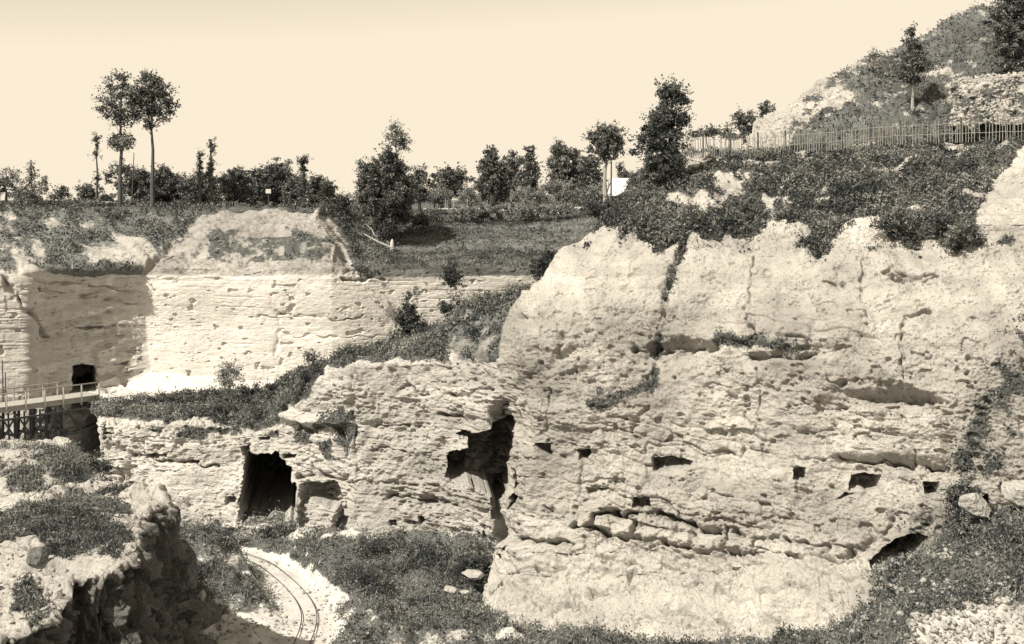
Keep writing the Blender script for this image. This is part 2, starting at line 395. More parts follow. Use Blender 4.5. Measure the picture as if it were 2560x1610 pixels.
d += wall * ((cr - 0.5) * 0.03 - 0.045 * np.exp(-(dz / 0.045) ** 2) * gB + fbm(PB, (0.5, 0.5, 0.3), 3, 13) * 0.02)
leftw = sstep(-U, -372, -350) * wall
cr2, dz2, dx2 = blocks(PB[..., 0] + PB[..., 1], PB[..., 2] - 0.06 * PB[..., 0] - 0.1 * PB[..., 1] + 0.3 * vnoise(PB, 4, 9), 0.7, 2.0, 21)
d += leftw * (1 - 0.75 * sstep(U, 300, 350)) * (0.2 + 0.8 * sstep(U, 90, 130)) * ((cr2 - 0.5) * 0.55 + fbm(PB, (1.6, 1.6, 0.5), 4, 33) * 0.25)
pits = np.clip(fbm(PB, (0.6, 0.6, 0.35), 3, 50) - 0.62, 0, 1)
d -= wall * np.minimum(np.clip(pits - 0.06, 0, 1) * 0.9, 0.18)
MOUND = [(352, 690), (392, 648), (428, 610), (452, 578), (470, 552), (492, 536), (525, 526), (570, 519), (620, 505), (740, 505), (790, 522), (822, 538), (846, 562), (864, 592), (880, 625), (890, 655), (905, 700)]
msd = polysd(U, V, MOUND) + 7 * fbm(PB, 2.0, 3, 59)
mound = (1 - wall) * sstep(msd, -3, 6)
d += mound * (fbm(PB, 1.6, 4, 60) * 0.16 + fbm(PB, (4, 4, 3), 3, 58) * 0.32 + 0.55 * sstep(msd, 0, 60) * sstep(-V, -655, -600) - 0.25 + 0.1 * fbm(PB, 0.5, 3, 57))
lefts = (1 - wall) * (1 - mound) * (U < 600) * sstep(V, 520, 545)
lip_ = (1 - wall) * (U < 600) * (1 - mound) * sstep(V, 505, 515) * sstep(-V, -560, -535)
d += lefts * (fbm(PB + np.stack([PB[..., 2] * 1.2, PB[..., 2] * 0, PB[..., 2] * 0], -1), (3.2, 3.2, 6), 4, 71) * 1.1)
# strata ledges, buttress joint, cave mouth in the left face
for ln, dep, wd in (([(10, 700), (60, 760), (95, 805), (130, 840)], 0.7, 7), ([(690, 745), (697, 800), (700, 880), (695, 950)], 0.12, 9),
                    ([(640, 790), (760, 795), (900, 800)], 0.18, 3), ([(700, 788), (730, 792)], 0.4, 4), ([(850, 697), (960, 700)], 0.5, 4),
                    ([(360, 735), (300, 722), (150, 700), (20, 690)], 0.35, 4), ([(360, 760), (240, 742), (60, 715)], 0.3, 5), ([(700, 835), (900, 842), (1000, 845)], 0.15, 2.5)):
    crack(d, U, V, ln, dep, wd, int(ln[0][0]))
dd, side = linesd(U, V, [(20, 700), (60, 760), (95, 805), (100, 1000)]); d += 0.6 * sstep(-U, -110, -60) * wall
ledge = np.exp(-((V - 626) / 5.0) ** 2) * sstep(U, 950, 985)
d -= 0.5 * ledge
d += grain(PB, 0.10 * wall + 0.45 * (1 - wall), 201, (1, 1, 0.6))
PB2 = PB + nB * d[..., None]
cave = polysd(U, V, [(176, 985), (178, 935), (186, 914), (205, 910), (238, 914), (242, 940), (240, 985)])
PB2 += np.array([-0.38, 0.95, 0])[None, None] * (8.0 * sstep(cave, 0, 4))[..., None]
nz = fbm(PB, 2.2, 4, 90); nz2 = fbm(PB, 0.8, 3, 91)
veg = np.zeros(U.shape)
veg = np.maximum(veg, sstep(V, 500, 512) * sstep(-V, -524, -516) * (0.75 + 0.3 * nz))                       # plateau grass
gully = sstep(polysd(U, V, [(800, 505), (1000, 505), (990, 600), (960, 668), (900, 690), (880, 640), (850, 570)]), -8, 12)
veg = np.maximum(veg, (1 - wall) * (U > 800) * (1 - mound) * (0.95 + 0.2 * nz))                              # green bank
veg = np.maximum(veg, (1 - wall) * (1 - mound) * (U < 600) * np.clip(0.50 + 1.0 * fbm(PB + np.stack([PB[..., 2] * 1.3, PB[..., 2] * 0, PB[..., 2] * 0], -1), (2.2, 4, 5), 5, 93, 0.6) + 0.35 * sstep(U, 180, 260) * sstep(-V, -600, -550), 0, 1))
veg = np.maximum(veg, (0.52 + 0.2 * sstep(V + 10 * nz, 570, 590) * sstep(-V, -660, -640)) * mound * np.clip(0.30 + 0.25 * fbm(PB, 0.4, 3, 92) + 0.45 * nz2 + 0.45 * sstep(polysd(U, V, [(530, 580), (700, 600), (780, 570), (850, 610), (800, 650), (560, 655), (500, 630)]), -10, 15), 0, 0.75))
veg = np.maximum(veg, leftw * np.clip(0.12 + 0.5 * fbm(PB, (3, 3, 0.5), 5, 95, 0.65), 0, 0.55) * sstep(U, 60, 110))
veg = np.maximum(veg, 0.9 * sstep(polysd(U, V, [(60, 668), (250, 668), (360, 672), (355, 690), (250, 694), (150, 690), (70, 684)]), -2, 6))
veg = np.maximum(veg, wall * 0.5 * np.clip(nz2 * 1.4, 0, 1) * sstep(U, 880, 960) * sstep(-V, -800, -720))
road = sstep(polysd(U, V, [(1030, 524), (1060, 519), (1300, 519), (1520, 514), (1480, 522), (1300, 527)]), -1, 3)
veg = np.maximum(veg, 0.9 * lip_)
veg *= (1 - road)
tone = 1.0 + 0.12 * vnoise(PB, (9, 9, 0.5), 8) * wall
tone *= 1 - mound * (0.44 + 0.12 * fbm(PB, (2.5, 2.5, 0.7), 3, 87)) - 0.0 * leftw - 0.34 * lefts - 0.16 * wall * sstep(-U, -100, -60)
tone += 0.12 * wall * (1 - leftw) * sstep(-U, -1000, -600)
turf = 1.0 + (0.75 + 0.9 * vnoise(PB, (4, 1.5, 0.3), 83) + 0.6 * fbm(PB, (1.0, 1.0, 0.5), 3, 84) - 1.6 * np.exp(-((V - 624) / 3.0) ** 2) - 0.8 * sstep(V, 628, 636)) * (1 - wall) * (1 - gully) * sstep(U, 900, 980) * sstep(V, 522, 530) + 0.8 * lefts
sheet('quarry_wall', PB2, M_BACK, veg, tone, turf)
V0B = V.copy(); UB = U.copy()
grassB = (1 - gully) * sstep(U, 900, 980)
covB = veg * (veg > 0.5) * (1 - 0.93 * grassB) * (1 - 0.75 * mound) * (V > 516) * (V < 700) * (Y_ := (PB[..., 1] < 121))

# ---- lower wall, bench with plants and the ramp climbing right
us = [-300, 158, 232, 242, 330, 400, 560, 680, 740, 820, 880, 1000, 1130, 1210, 1290, 1430]
LOW = [
 [(-300,1010,86),(158,990,88),(232,990,90),(242,990,90),(330,985,90),(400,982,90),(560,982,90),(680,1010,88),(750,1000,86),(825,985,85),(885,960,85),(1000,940,85),(1110,900,85),(1200,850,85),(1300,800,84),(1430,790,84)],
 [(-300,1008,81),(158,996,83),(232,990,84),(245,980,85.5),(340,972,87),(410,970,87.5),(560,972,87),(680,974,82),(745,942,77),(825,898,75),(885,880,74.5),(1000,850,74),(1110,806,74),(1200,754,73),(1300,716,72),(1430,700,72)],
 [(-300,1012,80.3),(158,1006,81.5),(232,1004,81.5),(244,1015,79),(330,1020,78),(400,1022,78),(560,1024,77.5),(680,1010,75),(745,965,72.5),(822,922,71.5),(882,905,70),(1000,885,69.5),(1120,850,69),(1205,820,68),(1290,800,67),(1430,790,67)],
 [(-300,1016,79.6),(158,1011,80.5),(232,1010,80.5),(242,1052,74.5),(330,1056,74),(400,1060,73.5),(560,1066,73),(672,1050,72.3),(722,1010,71.3),(820,938,70),(880,920,68.6),(1000,908,68),(1130,905,66.5),(1210,900,65),(1290,890,63.5),(1430,890,63)],
 [(-300,1040,79.4),(158,1040,80.2),(232,1040,80.2),(244,1085,74),(330,1085,73.5),(400,1090,73),(560,1095,72.5),(675,1080,71.6),(730,1040,70.6),(822,975,69.5),(880,960,68),(1000,950,67.4),(1130,950,66),(1210,945,64.5),(1290,940,63),(1430,930,62)],
 [(-300,1130,79),(158,1130,79.8),(232,1130,79.8),(246,1170,73.5),(330,1180,73),(400,1190,72.4),(560,1195,72),(680,1190,71),(740,1190,70.2),(822,1170,69.2),(882,1160,67.3),(1000,1150,66.6),(1130,1150,65.3),(1210,1150,63.8),(1290,1140,62.4),(1430,1130,61)],
 [(-300,1270,78.2),(158,1270,79),(232,1280,79),(246,1330,72.5),(330,1340,72),(400,1345,71.3),(560,1350,71),(680,1355,70),(740,1362,69.2),(822,1370,68),(882,1385,66.2),(1000,1400,65.2),(1130,1415,64),(1210,1420,62.6),(1290,1430,61),(1430,1450,60)],
 [(-300,1330,77),(158,1330,78),(232,1340,78),(246,1390,71),(330,1390,70.5),(400,1400,70),(560,1410,69.5),(680,1420,68.5),(740,1430,67.5),(822,1440,66),(882,1460,64.5),(1000,1480,63.3),(1130,1490,62),(1210,1500,60.6),(1290,1510,59),(1430,1520,58)],
]
PL = grid(LOW, 560, 1000, 1, us, [0, 1.2, 3.2, 4.8, 6, 11, 18, 20])
U, V = proj(PL); nL = normals(PL)
if nL[400, 500, 1] > 0: nL = -nL
ti = np.linspace(0, 20, 560)[:, None] + 0 * U
face = sstep(ti, 4.3, 5.2)
zz = PL[..., 2] + 0.03 * PL[..., 0] + 0.35 * vnoise(PL, 5, 5) + 0.12 * vnoise(PL, 1.3, 6)
xx = PL[..., 0] * 0.9 + 0.6 * PL[..., 1] + 0.35 * vnoise(PL, 1.5, 7)
cr, dz, dx = blocks(xx, zz, 0.62, 1.7, 31, 0.8)
cr2, dz2, dx2 = blocks(xx + 3, zz + 0.2 * vnoise(PL, 0.8, 12), 0.24, 0.7, 32, 0.8)
rough = np.clip(0.55 + 0.75 * fbm(PL, 4, 3, 14), 0.15, 1.2)
rough *= 1 - 0.75 * sstep(polysd(U, V, [(330, 1190), (560, 1170), (590, 1310), (420, 1300)]), -20, 30)
d = fbm(PL, 5.0, 4, 2) * 0.6 * (0.35 + 0.65 * face)
gL = sstep(fbm(PL, (2.5, 2.5, 1.2), 3, 15), -0.1, 0.5); gL2 = sstep(fbm(PL, (1.5, 1.5, 1.5), 3, 16), 0.0, 0.5)
d += face * rough * ((cr - 0.5) * 0.8 * (0.4 + 0.6 * gL2) + (cr2 - 0.5) * 0.22 * gL - 0.30 * np.exp(-(dz / 0.06) ** 2) * gL - 0.30 * np.exp(-(dx / 0.06) ** 2) * gL2)
d += face * rough * fbm(PL, (1.2, 1.2, 0.9), 4, 17) * 0.35
d += face * fbm(PL, (0.7, 0.7, 0.4), 4, 40) * 0.16 * rough
d -= face * np.minimum(np.clip(fbm(PL, (0.8, 0.8, 0.4), 3, 41) - 0.38, 0, 1) * 2.2, 0.7) * rough
d += (1 - face) * fbm(PL, 1.4, 4, 42) * 0.25
for ln, dep, wd in (([(884, 950), (886, 1060), (892, 1180)], 0.5, 7), ([(800, 1203), (860, 1204), (960, 1208), (1090, 1215)], 0.35, 3.5),
                    ([(960, 1235), (1060, 1252), (1140, 1262)], 0.7, 5), ([(1085, 1035), (1150, 1040)], 0.9, 5), ([(900, 1060), (960, 1068), (1060, 1065)], 0.4, 4),
                    ([(1005, 970), (1060, 980)], 0.7, 5), ([(1120, 985), (1240, 978)], 0.5, 4), ([(920, 1122), (1020, 1125)], 0.4, 4),
                    ([(340, 1145), (470, 1155), (540, 1165)], 0.6, 6), ([(270, 1110), (300, 1130), (330, 1135)], 0.6, 7), ([(740, 1193), (850, 1196)], 1.2, 8),
                    ([(1165, 895), (1270, 900)], 0.8, 6)):
    crack(d, U, V, ln, dep, wd, int(ln[0][0]))
dd, side = linesd(U, V, [(710, 1040), (760, 1052), (860, 1055)]); d += 0.7 * np.exp(-(dd / 12) ** 2)
d += (1 - face) * (np.abs(vnoise(PL, 1.1, 209)) * 0.4 - 0.15 + np.abs(vnoise(PL, 0.5, 210)) * 0.15) + grain(PL, 0.9 - 0.6 * sstep(polysd(U, V, [(330, 1180), (560, 1170), (590, 1310), (420, 1300)]), -20, 30), 202)
d += face * sstep(U, 860, 900) * fbm(np.stack([PL[..., 0] - 0.6 * PL[..., 2], PL[..., 1], PL[..., 2] * 0.5], -1), 0.9, 4, 207) * 0.15
PL2 = PL + nL * d[..., None]
def hole(P2, U, V, poly, depth, edge=4, dirv=(0, 1, 0), wob=5, seed=0):
    n = fbm(np.stack([U / 12, V / 12, U * 0], -1), 1.6, 4, seed, 0.6) * wob
    s = sstep(polysd(U, V, poly) + n, 0, edge)
    P2 += np.array(dirv)[None, None] * (depth * s * (1 + 0.25 * fbm(np.stack([U / 22, V / 14, U * 0 + 3], -1), 1.0, 4, seed + 3, 0.6)))[..., None]
hole(PL2, U, V, [(603, 1330), (600, 1260), (603, 1190), (606, 1150), (603, 1137), (612, 1130), (640, 1133), (688, 1131), (702, 1156), (722, 1170), (738, 1205), (756, 1240), (754, 1335)], 16.0, 4, (-0.16, 1, 0), 7, 1)
hole(PL2, U, V, [(750, 1330), (756, 1235), (762, 1210), (772, 1206), (778, 1240), (790, 1330)], 1.0, 8, (0, 1, 0), 3, 2)
hole(PL2, U, V, [(764, 1208), (780, 1205), (846, 1203), (852, 1250), (866, 1268), (872, 1290), (864, 1345), (830, 1345), (838, 1280), (800, 1262), (775, 1250)], 1.8, 8, (0, 1, 0), 4, 3)
hole(PL2, U, V, [(640, 1092), (672, 1090), (668, 1102), (645, 1104)], 1.2, 4, (0, 1, 0), 1, 4)
hole(PL2, U, V, [(700, 1136), (738, 1136), (736, 1150), (702, 1150)], 1.2, 4, (0, 1, 0), 1, 4)
hole(PL2, U, V, [(594, 1118), (622, 1105), (618, 1140), (600, 1145)], 1.0, 5, (0, 1, 0), 3, 5)
hole(PL2, U, V, [(1116, 1130), (1180, 1120), (1175, 1108), (1130, 1085), (1145, 1074), (1195, 1085), (1235, 1060), (1290, 1056), (1290, 1230), (1262, 1300), (1240, 1305), (1225, 1300), (1232, 1235), (1205, 1225), (1180, 1215), (1130, 1205), (1116, 1190)], 5.0, 6, (-0.1, 1, 0.0), 4, 6)
PL2[..., 1] += 2.4 * sstep(U - 6 * fbm(PL, 1.2, 3, 77), 1225, 1262) * sstep(V, 985, 1060) * face
hole(PL2, U, V, [(163, 1150), (163, 1006), (232, 1006), (238, 1100), (242, 1150)], 4.5, 4, (0.1, 1, 0), 3, 7)
for (a, b_, c_, e_) in ((250, 1075, 282, 1086), (360, 1134, 415, 1146), (470, 1150, 500, 1160), (560, 1240, 590, 1262), (1208, 1310, 1216, 1345), (1190, 1330, 1200, 1350), (970, 1300, 985, 1315), (1040, 1290, 1058, 1312)):
    hole(PL2, U, V, [(a, b_), (c_, b_), (c_, e_), (a, e_)], 0.9, 4, (0, 1, 0), 3, a)
nz = fbm(PL, 2.0, 4, 94); nz2 = fbm(PL, 0.9, 3, 95)
veg = np.zeros(U.shape)
pv = sstep(polysd(U, V, [(150, 1000), (250, 1000), (380, 992), (400, 985), (680, 975), (745, 925), (825, 885), (1000, 830), (1100, 790), (1200, 738), (1330, 696), (1330, 730), (1255, 755), (1210, 800), (1130, 800), (1110, 850), (1130, 905), (1000, 900), (900, 905), (820, 925), (780, 1000), (720, 1010), (690, 1060), (640, 1075), (560, 1062), (400, 1050), (240, 1042)]), -6, 10)
veg = np.maximum(veg, pv * (0.85 + 0.3 * nz))
veg = np.maximum(veg, (1 - face) * np.clip(0.18 + 0.5 * nz, 0, 1) * (U > 1000))
rub = sstep(polysd(U, V, [(1085, 850), (1110, 800), (1160, 785), (1230, 760), (1300, 730), (1330, 900), (1150, 905)]) + 8 * nz2, -5, 12)
veg = veg * (1 - rub) + rub * np.clip(0.50 + 0.5 * nz2 + 0.3 * nz + 0.3 * sstep(U - 0.4 * (V - 800), 1170, 1260), 0, 0.9)
pv2 = sstep(polysd(U, V, [(560, 1040), (700, 1060), (880, 1000), (900, 1110), (860, 1180), (760, 1120), (640, 1090), (480, 1110), (300, 1070)]), -10, 20)
veg = np.maximum(veg, face * pv2 * np.clip(0.35 + 0.8 * nz2, 0, 0.85))
veg = np.maximum(veg, face * np.clip(nz - 0.45, 0, 0.7))
path = sstep(polysd(U, V, [(200, 1000), (240, 980), (375, 930), (480, 950), (500, 975), (420, 985), (330, 985), (260, 1000)]), -2, 4)
veg *= 1 - path
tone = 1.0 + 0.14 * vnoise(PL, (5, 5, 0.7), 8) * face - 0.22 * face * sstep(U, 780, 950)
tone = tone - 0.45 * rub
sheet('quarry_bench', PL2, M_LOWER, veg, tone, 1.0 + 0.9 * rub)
vegL, UL, VL = veg, U, V

# ---- the big right-hand cliff with the scrub bank above it
sil = [(1600,1560,470,64+22),(0,0,0,0)]
def rrow(us_, v, Y): 
    Fs = [0, 0.0, 0.045, 0.13, 0.27, 0.42, 0.58, 0.78, 1.0]
    vs = [v] * 9 if np.isscalar(v) else [v[0]] + list(v)
    Ys = [Y[0] + 9, Y[0] + 1.2] + list(Y[1:])
    out = []
    for k, f in enumerate(Fs):
        uu = us_ + f * (2740 - us_)
        if k == 0: uu += 45
        out.append((uu, vs[k], Ys[k]))
    return out
Yt = [64.5, 63.4, 62.4, 61.2, 59.5, 57.6, 55.4, 53.4]
def Yl(o): return [y - o for y in Yt]
RC = [
 rrow(1590, [480, 455, 425, 405, 395, 385, 375, 365], [100, 100, 100, 100, 98, 96, 94, 92]),
 rrow(1628, [428, 402, 391, 387, 378, 364, 354, 346], [71, 70.4, 69.6, 68.5, 67, 65, 63, 61]),
 rrow(1572, [490, 470, 450, 450, 445, 440, 435, 430], [67.5, 67, 66.2, 65.2, 63.6, 61.7, 59.6, 57.5]),
 rrow(1519, [548, 556, 560, 575, 572, 560, 548, 540], Yl(0)),
 rrow(1459, [602, 606, 612, 618, 618, 612, 606, 600], Yl(0.5)),
 rrow(1374, 681, Yl(1.2)), rrow(1320, 755, Yl(1.8)), rrow(1292, 830, Yl(2.4)), rrow(1280, 915, Yl(3.0)), rrow(1271, 1010, Yl(3.6)),
 rrow(1269, 1127, Yl(4.2)), rrow(1262, 1230, Yl(4.8)), rrow(1262, 1320, Yl(5.3)), rrow(1272, 1395, Yl(6.0)), rrow(1266, 1460, Yl(7.0)), rrow(1225, 1535, Yl(8.4)), rrow(1230, 1640, Yl(10.0)),
]
rp = [0, 3, 5, 7.5, 9, 11.5, 14, 16.5, 19, 22, 26, 29.5, 32.5, 35, 37, 39.5, 42]
PR = grid(RC, 860, 960, 3, [0, 0.05, 0.09, 0.17, 0.3, 0.44, 0.59, 0.79, 1.0], rp)
U, V = proj(PR); nR = normals(PR)
if nR[500, 500, 1] > 0: nR = -nR
ti = np.linspace(0, 42, 860)[:, None] + 0 * U
face = sstep(ti, 6.8, 8.6)
d = fbm(PR, 7.0, 3, 3) * 0.8 * (0.4 + 0.6 * face)
d += face * fbm(PR, 2.4, 4, 4) * 0.32
gran = 0.35 + 0.65 * sstep(V + 60 * vnoise(PR, 5, 66), 780, 960)
d += face * gran * fbm(PR, (0.55, 0.55, 0.38), 4, 5, 0.6) * 0.11
band = np.clip(fbm(PR, (7, 7, 1.6), 3, 6) + 0.15, 0, 1) * sstep(V, 740, 860)
zz = PR[..., 2] + 0.12 * PR[..., 0] + 0.4 * vnoise(PR, 3, 7) + 0.2 * vnoise(PR, 0.9, 8)
cr, dz, dx = blocks(PR[..., 0] + 0.5 * vnoise(PR, 1.2, 9), zz, 0.42, 1.1, 41, 0.9)
d += face * band * ((cr - 0.5) * 0.40 - 0.08 * np.exp(-(dz / 0.06) ** 2))
d += face * sstep(fbm(PR, 5, 3, 311), -0.1, 0.5) * fbm(PR, (1.1, 1.1, 0.5), 4, 312, 0.6) * 0.20
pit = np.clip(fbm(PR, (0.5, 0.5, 0.32), 3, 55) - 0.55, 0, 1)
d -= face * np.minimum(pit * 0.9, 0.22) * (0.3 + 0.7 * gran)
# fluting running down from the scrub edge
fl = vnoise(np.stack([PR[..., 0] + 0.28 * PR[..., 2], PR[..., 1] * 0, PR[..., 2] * 0.1], -1), 1.1, 77)
d += face * 0.28 * fl * sstep(-V, -860, -640)
# big forms
lines = (
 ([(1712, 600), (1690, 660), (1668, 740), (1655, 800), (1640, 860), (1640, 920), (1620, 1000), (1590, 1060)], 0.28, 12),
 ([(1600, 640), (1575, 690), (1560, 720)], 0.22, 12), ([(1330, 950), (1420, 900), (1440, 880)], 0.25, 12),
 ([(1590, 872), (1640, 876), (1720, 862), (1790, 868)], 0.9, 8), ([(1800, 850), (1900, 880), (2050, 900), (2130, 870)], 0.3, 7),
 ([(1880, 897), (2000, 905)], 0.45, 6), ([(2085, 965), (2150, 960)], 0.55, 7),
 ([(1285, 1000), (1282, 1060), (1292, 1100)], 0.4, 6),
 ([(2100, 1146), (2170, 1150), (2230, 1157), (2285, 1160)], 0.75, 5), ([(2286, 1160), (2292, 1125)], 0.6, 5), ([(2310, 1165), (2355, 1168)], 0.7, 5),
 ([(1290, 1350), (1380, 1356), (1430, 1362)], 0.6, 5), ([(1440, 1312), (1500, 1328), (1575, 1350), (1640, 1355), (1700, 1370), (1760, 1378), (1810, 1382)], 0.85, 5.5),
 ([(1480, 1280), (1570, 1278), (1625, 1276), (1680, 1300), (1740, 1322), (1800, 1330)], 0.75, 5.5), ([(1480, 1280), (1476, 1325)], 0.9, 7),
 ([(1812, 1316), (1808, 1380)], 0.7, 5), ([(1815, 1372), (1900, 1390), (1990, 1405), (2050, 1412), (2130, 1415)], 0.95, 6),
 ([(1830, 1325), (1870, 1345), (1960, 1350), (2040, 1360), (2140, 1368)], 0.5, 5), ([(2075, 1365), (2062, 1395)], 0.6, 5), ([(2135, 1370), (2120, 1400)], 0.7, 5),
 ([(1590, 1300), (1575, 1345)], 0.8, 8), ([(1360, 1270), (1375, 1275)], 0.6, 6), ([(1700, 1285), (1690, 1330)], 0.3, 5), ([(1900, 1350), (1890, 1385)], 0.4, 4), ([(1730, 1330), (1728, 1370)], 0.4, 4),
 ([(1480, 1490), (1520, 1500), (1570, 1480), (1590, 1450)], 0.35, 8), ([(1400, 1530), (1440, 1510)], 0.5, 10), ([(2020, 1475), (2200, 1500)], 0.25, 4),
 ([(2100, 1400), (2150, 1370), (2210, 1330), (2240, 1290)], 0.6, 9),
 ([(2205, 690), (2260, 705), (2330, 700), (2345, 680)], 0.6, 6), ([(2205, 690), (2240, 678), (2290, 695), (2345, 672)], 0.5, 5),
 ([(2065, 710), (2120, 722)], 0.6, 6), ([(1884, 640), (1872, 750), (1888, 880)], 0.28, 3.5), ([(2165, 640), (2150, 720), (2172, 820)], 0.25, 3.5), ([(2262, 800), (2250, 900), (2268, 960)], 0.3, 4), ([(1452, 1140), (1446, 1260)], 0.25, 3.5), ([(1905, 930), (1896, 1060), (1910, 1150)], 0.22, 3.5), ([(1380, 960), (1372, 1080)], 0.25, 4), ([(1770, 960), (1900, 975), (2040, 990)], 0.2, 3), ([(1300, 1190), (1420, 1205), (1560, 1200)], 0.22, 3.5), ([(2040, 1090), (2240, 1100)], 0.15, 3), ([(1500, 1420), (1680, 1440), (1860, 1470)], 0.2, 3), ([(1700, 1500), (1900, 1520), (2040, 1530)], 0.22, 4), ([(1290, 1450), (1420, 1440)], 0.25, 4), ([(2270, 800), (2320, 790)], 0.5, 5), ([(1320, 800), (1375, 806)], 0.3, 4),
 ([(1405, 870), (1420, 850), (1400, 890)], 0.5, 7), ([(1820, 545), (1830, 600)], 0.3, 8),
)
for ln, dep, wd in lines:
    if min(p[1] for p in ln) > 1265 and wd < 9: dep *= 1.5; wd *= 1.1
    crack(d, U, V, ln, dep, wd, int(ln[0][0]))
# ledge lips: rock sticks out above the concave bands
def lip(line, amp, above, below):
    dd, side = linesd(U, V, line); inr = (U > line[0][0]) & (U < line[-1][0])
    e = np.clip(np.minimum(U - line[0][0], line[-1][0] - U) / 40, 0, 1)
    return e * inr * amp * (np.where(side < 0, np.exp(-(dd / above) ** 2), 0) - np.where(side >= 0, np.exp(-(dd / below) ** 2), 0))
d += lip([(1850, 890), (2000, 902), (2060, 880)], 0.3, 12, 12)
# softly bulging lower shelf below the block course
d += 0.8 * sstep(V - (1330 + 0.13 * (U - 1280)), 10, 40) * sstep(-V, -1640, -1500)
d += 0.35 * np.exp(-(((V - (1300 + 0.13 * (U - 1280))) / 26) ** 2)) * sstep(U, 1430, 1480) * sstep(-U, -2170, -2120)
d += 0.5 * sstep(polysd(U, V, [(2075, 1035), (2130, 1015), (2360, 1030), (2372, 1080), (2370, 1160), (2080, 1150), (2060, 1080)]), -8, 20)
d += grain(PR, (0.16 + 0.34 * gran * face) * np.clip(0.75 + 0.8 * fbm(PR, 4, 2, 208), 0.2, 1.5) + 0.5 * sstep(U, 2300, 2450) * face, 203)
lump = (np.abs(vnoise(PR, 1.3, 209)) * 0.45 - 0.18 + np.abs(vnoise(PR, 0.6, 210)) * 0.2) * sstep(U, 1580, 1720)
d += (1 - face) * lump
for poly, dep, ed in (([(2070, 985), (2110, 958), (2180, 950), (2260, 960), (2330, 985), (2395, 1012), (2370, 1024), (2250, 1012), (2180, 1016), (2120, 1008)], 1.3, 16),
                      ([(1590, 872), (1630, 850), (1720, 842), (1800, 858), (1800, 880), (1740, 888), (1660, 884)], 0.9, 14), ([(1960, 880), (2060, 866), (2130, 850), (2140, 870), (2050, 900), (1980, 905)], 0.5, 12)):
    nn_ = 7 * fbm(np.stack([U, V, U * 0], -1), 24, 4, int(poly[0][0]), 0.6)
    d -= dep * sstep(polysd(U, V, poly) + nn_, -2, ed) * np.clip(0.62 + 0.5 * vnoise(PR, (2.2, 2.2, 0.22), 321) + 0.3 * vnoise(PR, (0.8, 0.8, 0.3), 322), 0.1, 1.3)
PR2 = PR + nR * d[..., None]
for poly, dep in (
  ([(1330, 1108), (1380, 1108), (1380, 1132), (1384, 1150), (1362, 1140), (1345, 1128)], 0.9), ([(1430, 1122), (1480, 1122), (1478, 1136), (1462, 1152), (1446, 1150), (1444, 1134)], 0.8),
  ([(1628, 1140), (1680, 1138), (1731, 1152), (1731, 1175), (1690, 1176), (1650, 1180), (1628, 1178)], 1.1), ([(1990, 1172), (2022, 1174), (2020, 1210), (1988, 1206)], 0.8),
  ([(2126, 1186), (2160, 1180), (2201, 1188), (2202, 1230), (2170, 1232), (2150, 1226), (2120, 1230)], 1.2), ([(2306, 1203), (2350, 1204), (2352, 1244), (2332, 1246), (2312, 1238)], 1.0),
  ([(1582, 1244), (1625, 1242), (1630, 1275), (1600, 1278), (1580, 1270)], 0.8), ([(1462, 1218), (1525, 1220), (1520, 1228), (1470, 1240)], 0.35), ([(2084, 1250), (2110, 1232), (2140, 1232), (2120, 1245)], 0.6),
  ([(1286, 1170), (1300, 1180), (1304, 1230), (1298, 1262), (1276, 1275), (1288, 1240)], 1.0), ([(1285, 1365), (1300, 1362), (1298, 1382), (1288, 1380)], 0.8),
  ([(2170, 1400), (2240, 1350), (2290, 1330), (2330, 1340), (2300, 1420), (2190, 1460)], 1.6), ([(2420, 1260), (2470, 1230), (2490, 1290), (2430, 1300)], 0.8)):
    hole(PR2, U, V, poly, dep * 1.6, 4, (0.15, 1.0, 0.0), 2.5, int(poly[0][0]))
PR2[..., 1] += 1.6 * sstep(polysd(U, V, [(1255, 1385), (1282, 1388), (1286, 1440), (1268, 1470), (1240, 1480)]), -4, 8)
nz = fbm(PR, 2.2, 4, 96); nz2 = fbm(PR, 0.8, 4, 97)
VEGR = [(1440, 520), (1500, 500), (1560, 470), (1620, 400), (1640, 340), (2000, 320), (2800, 250), (2800, 310), (2640, 340), (2560, 372), (2530, 400), (2490, 425), (2470, 470), (2450, 510), (2438, 560), (2420, 590), (2400, 612), (2370, 618), (2350, 598), (2320, 600), (2290, 612), (2262, 606), (2240, 598), (2222, 575), (2215, 545), (2205, 534), (2178, 546), (2150, 548), (2120, 566), (2098, 574), (2085, 596), (2072, 636), (2045, 660), (2022, 640), (2014, 612), (2030, 588), (2018, 572), (1990, 576), (1962, 572), (1944, 562), (1936, 543), (1926, 537), (1914, 550), (1903, 578), (1880, 600), (1850, 606), (1822, 592), (1800, 606), (1775, 618), (1745, 600), (1715, 606), (1690, 600), (1672, 622), (1640, 632), (1612, 612), (1585, 592), (1560, 600), (1535, 572), (1510, 552), (1490, 545)]
sdv = polysd(U, V, VEGR) + 11 * nz2 + 8 * fbm(PR, 0.35, 3, 98)
veg = (0.72 * sstep(sdv, -4, 8) + 0.28 * sstep(sdv, -34, 4)) * (0.9 + 0.25 * nz)
pale = sstep(polysd(U, V, [(1690, 398), (1760, 392), (1960, 400), (1970, 430), (1900, 470), (1800, 490), (1720, 470)]), -20, 25)
pale = np.maximum(pale, sstep(polysd(U, V, [(1660, 500), (1700, 478), (1760, 490), (1800, 520), (1740, 540), (1670, 530)]), -20, 25))
veg = veg * (1 - 0.8 * pale * np.clip(0.8 + nz2, 0, 1))
veg = veg * (1 - 0.7 * sstep(fbm(PR, 1.5, 4, 301, 0.6), 0.12, 0.5) * sstep(-V, -560, -500))
veg = veg * (1 - sstep(polysd(U, V, [(2290, 575), (2372, 572), (2350, 610), (2290, 618)]), -2, 5))
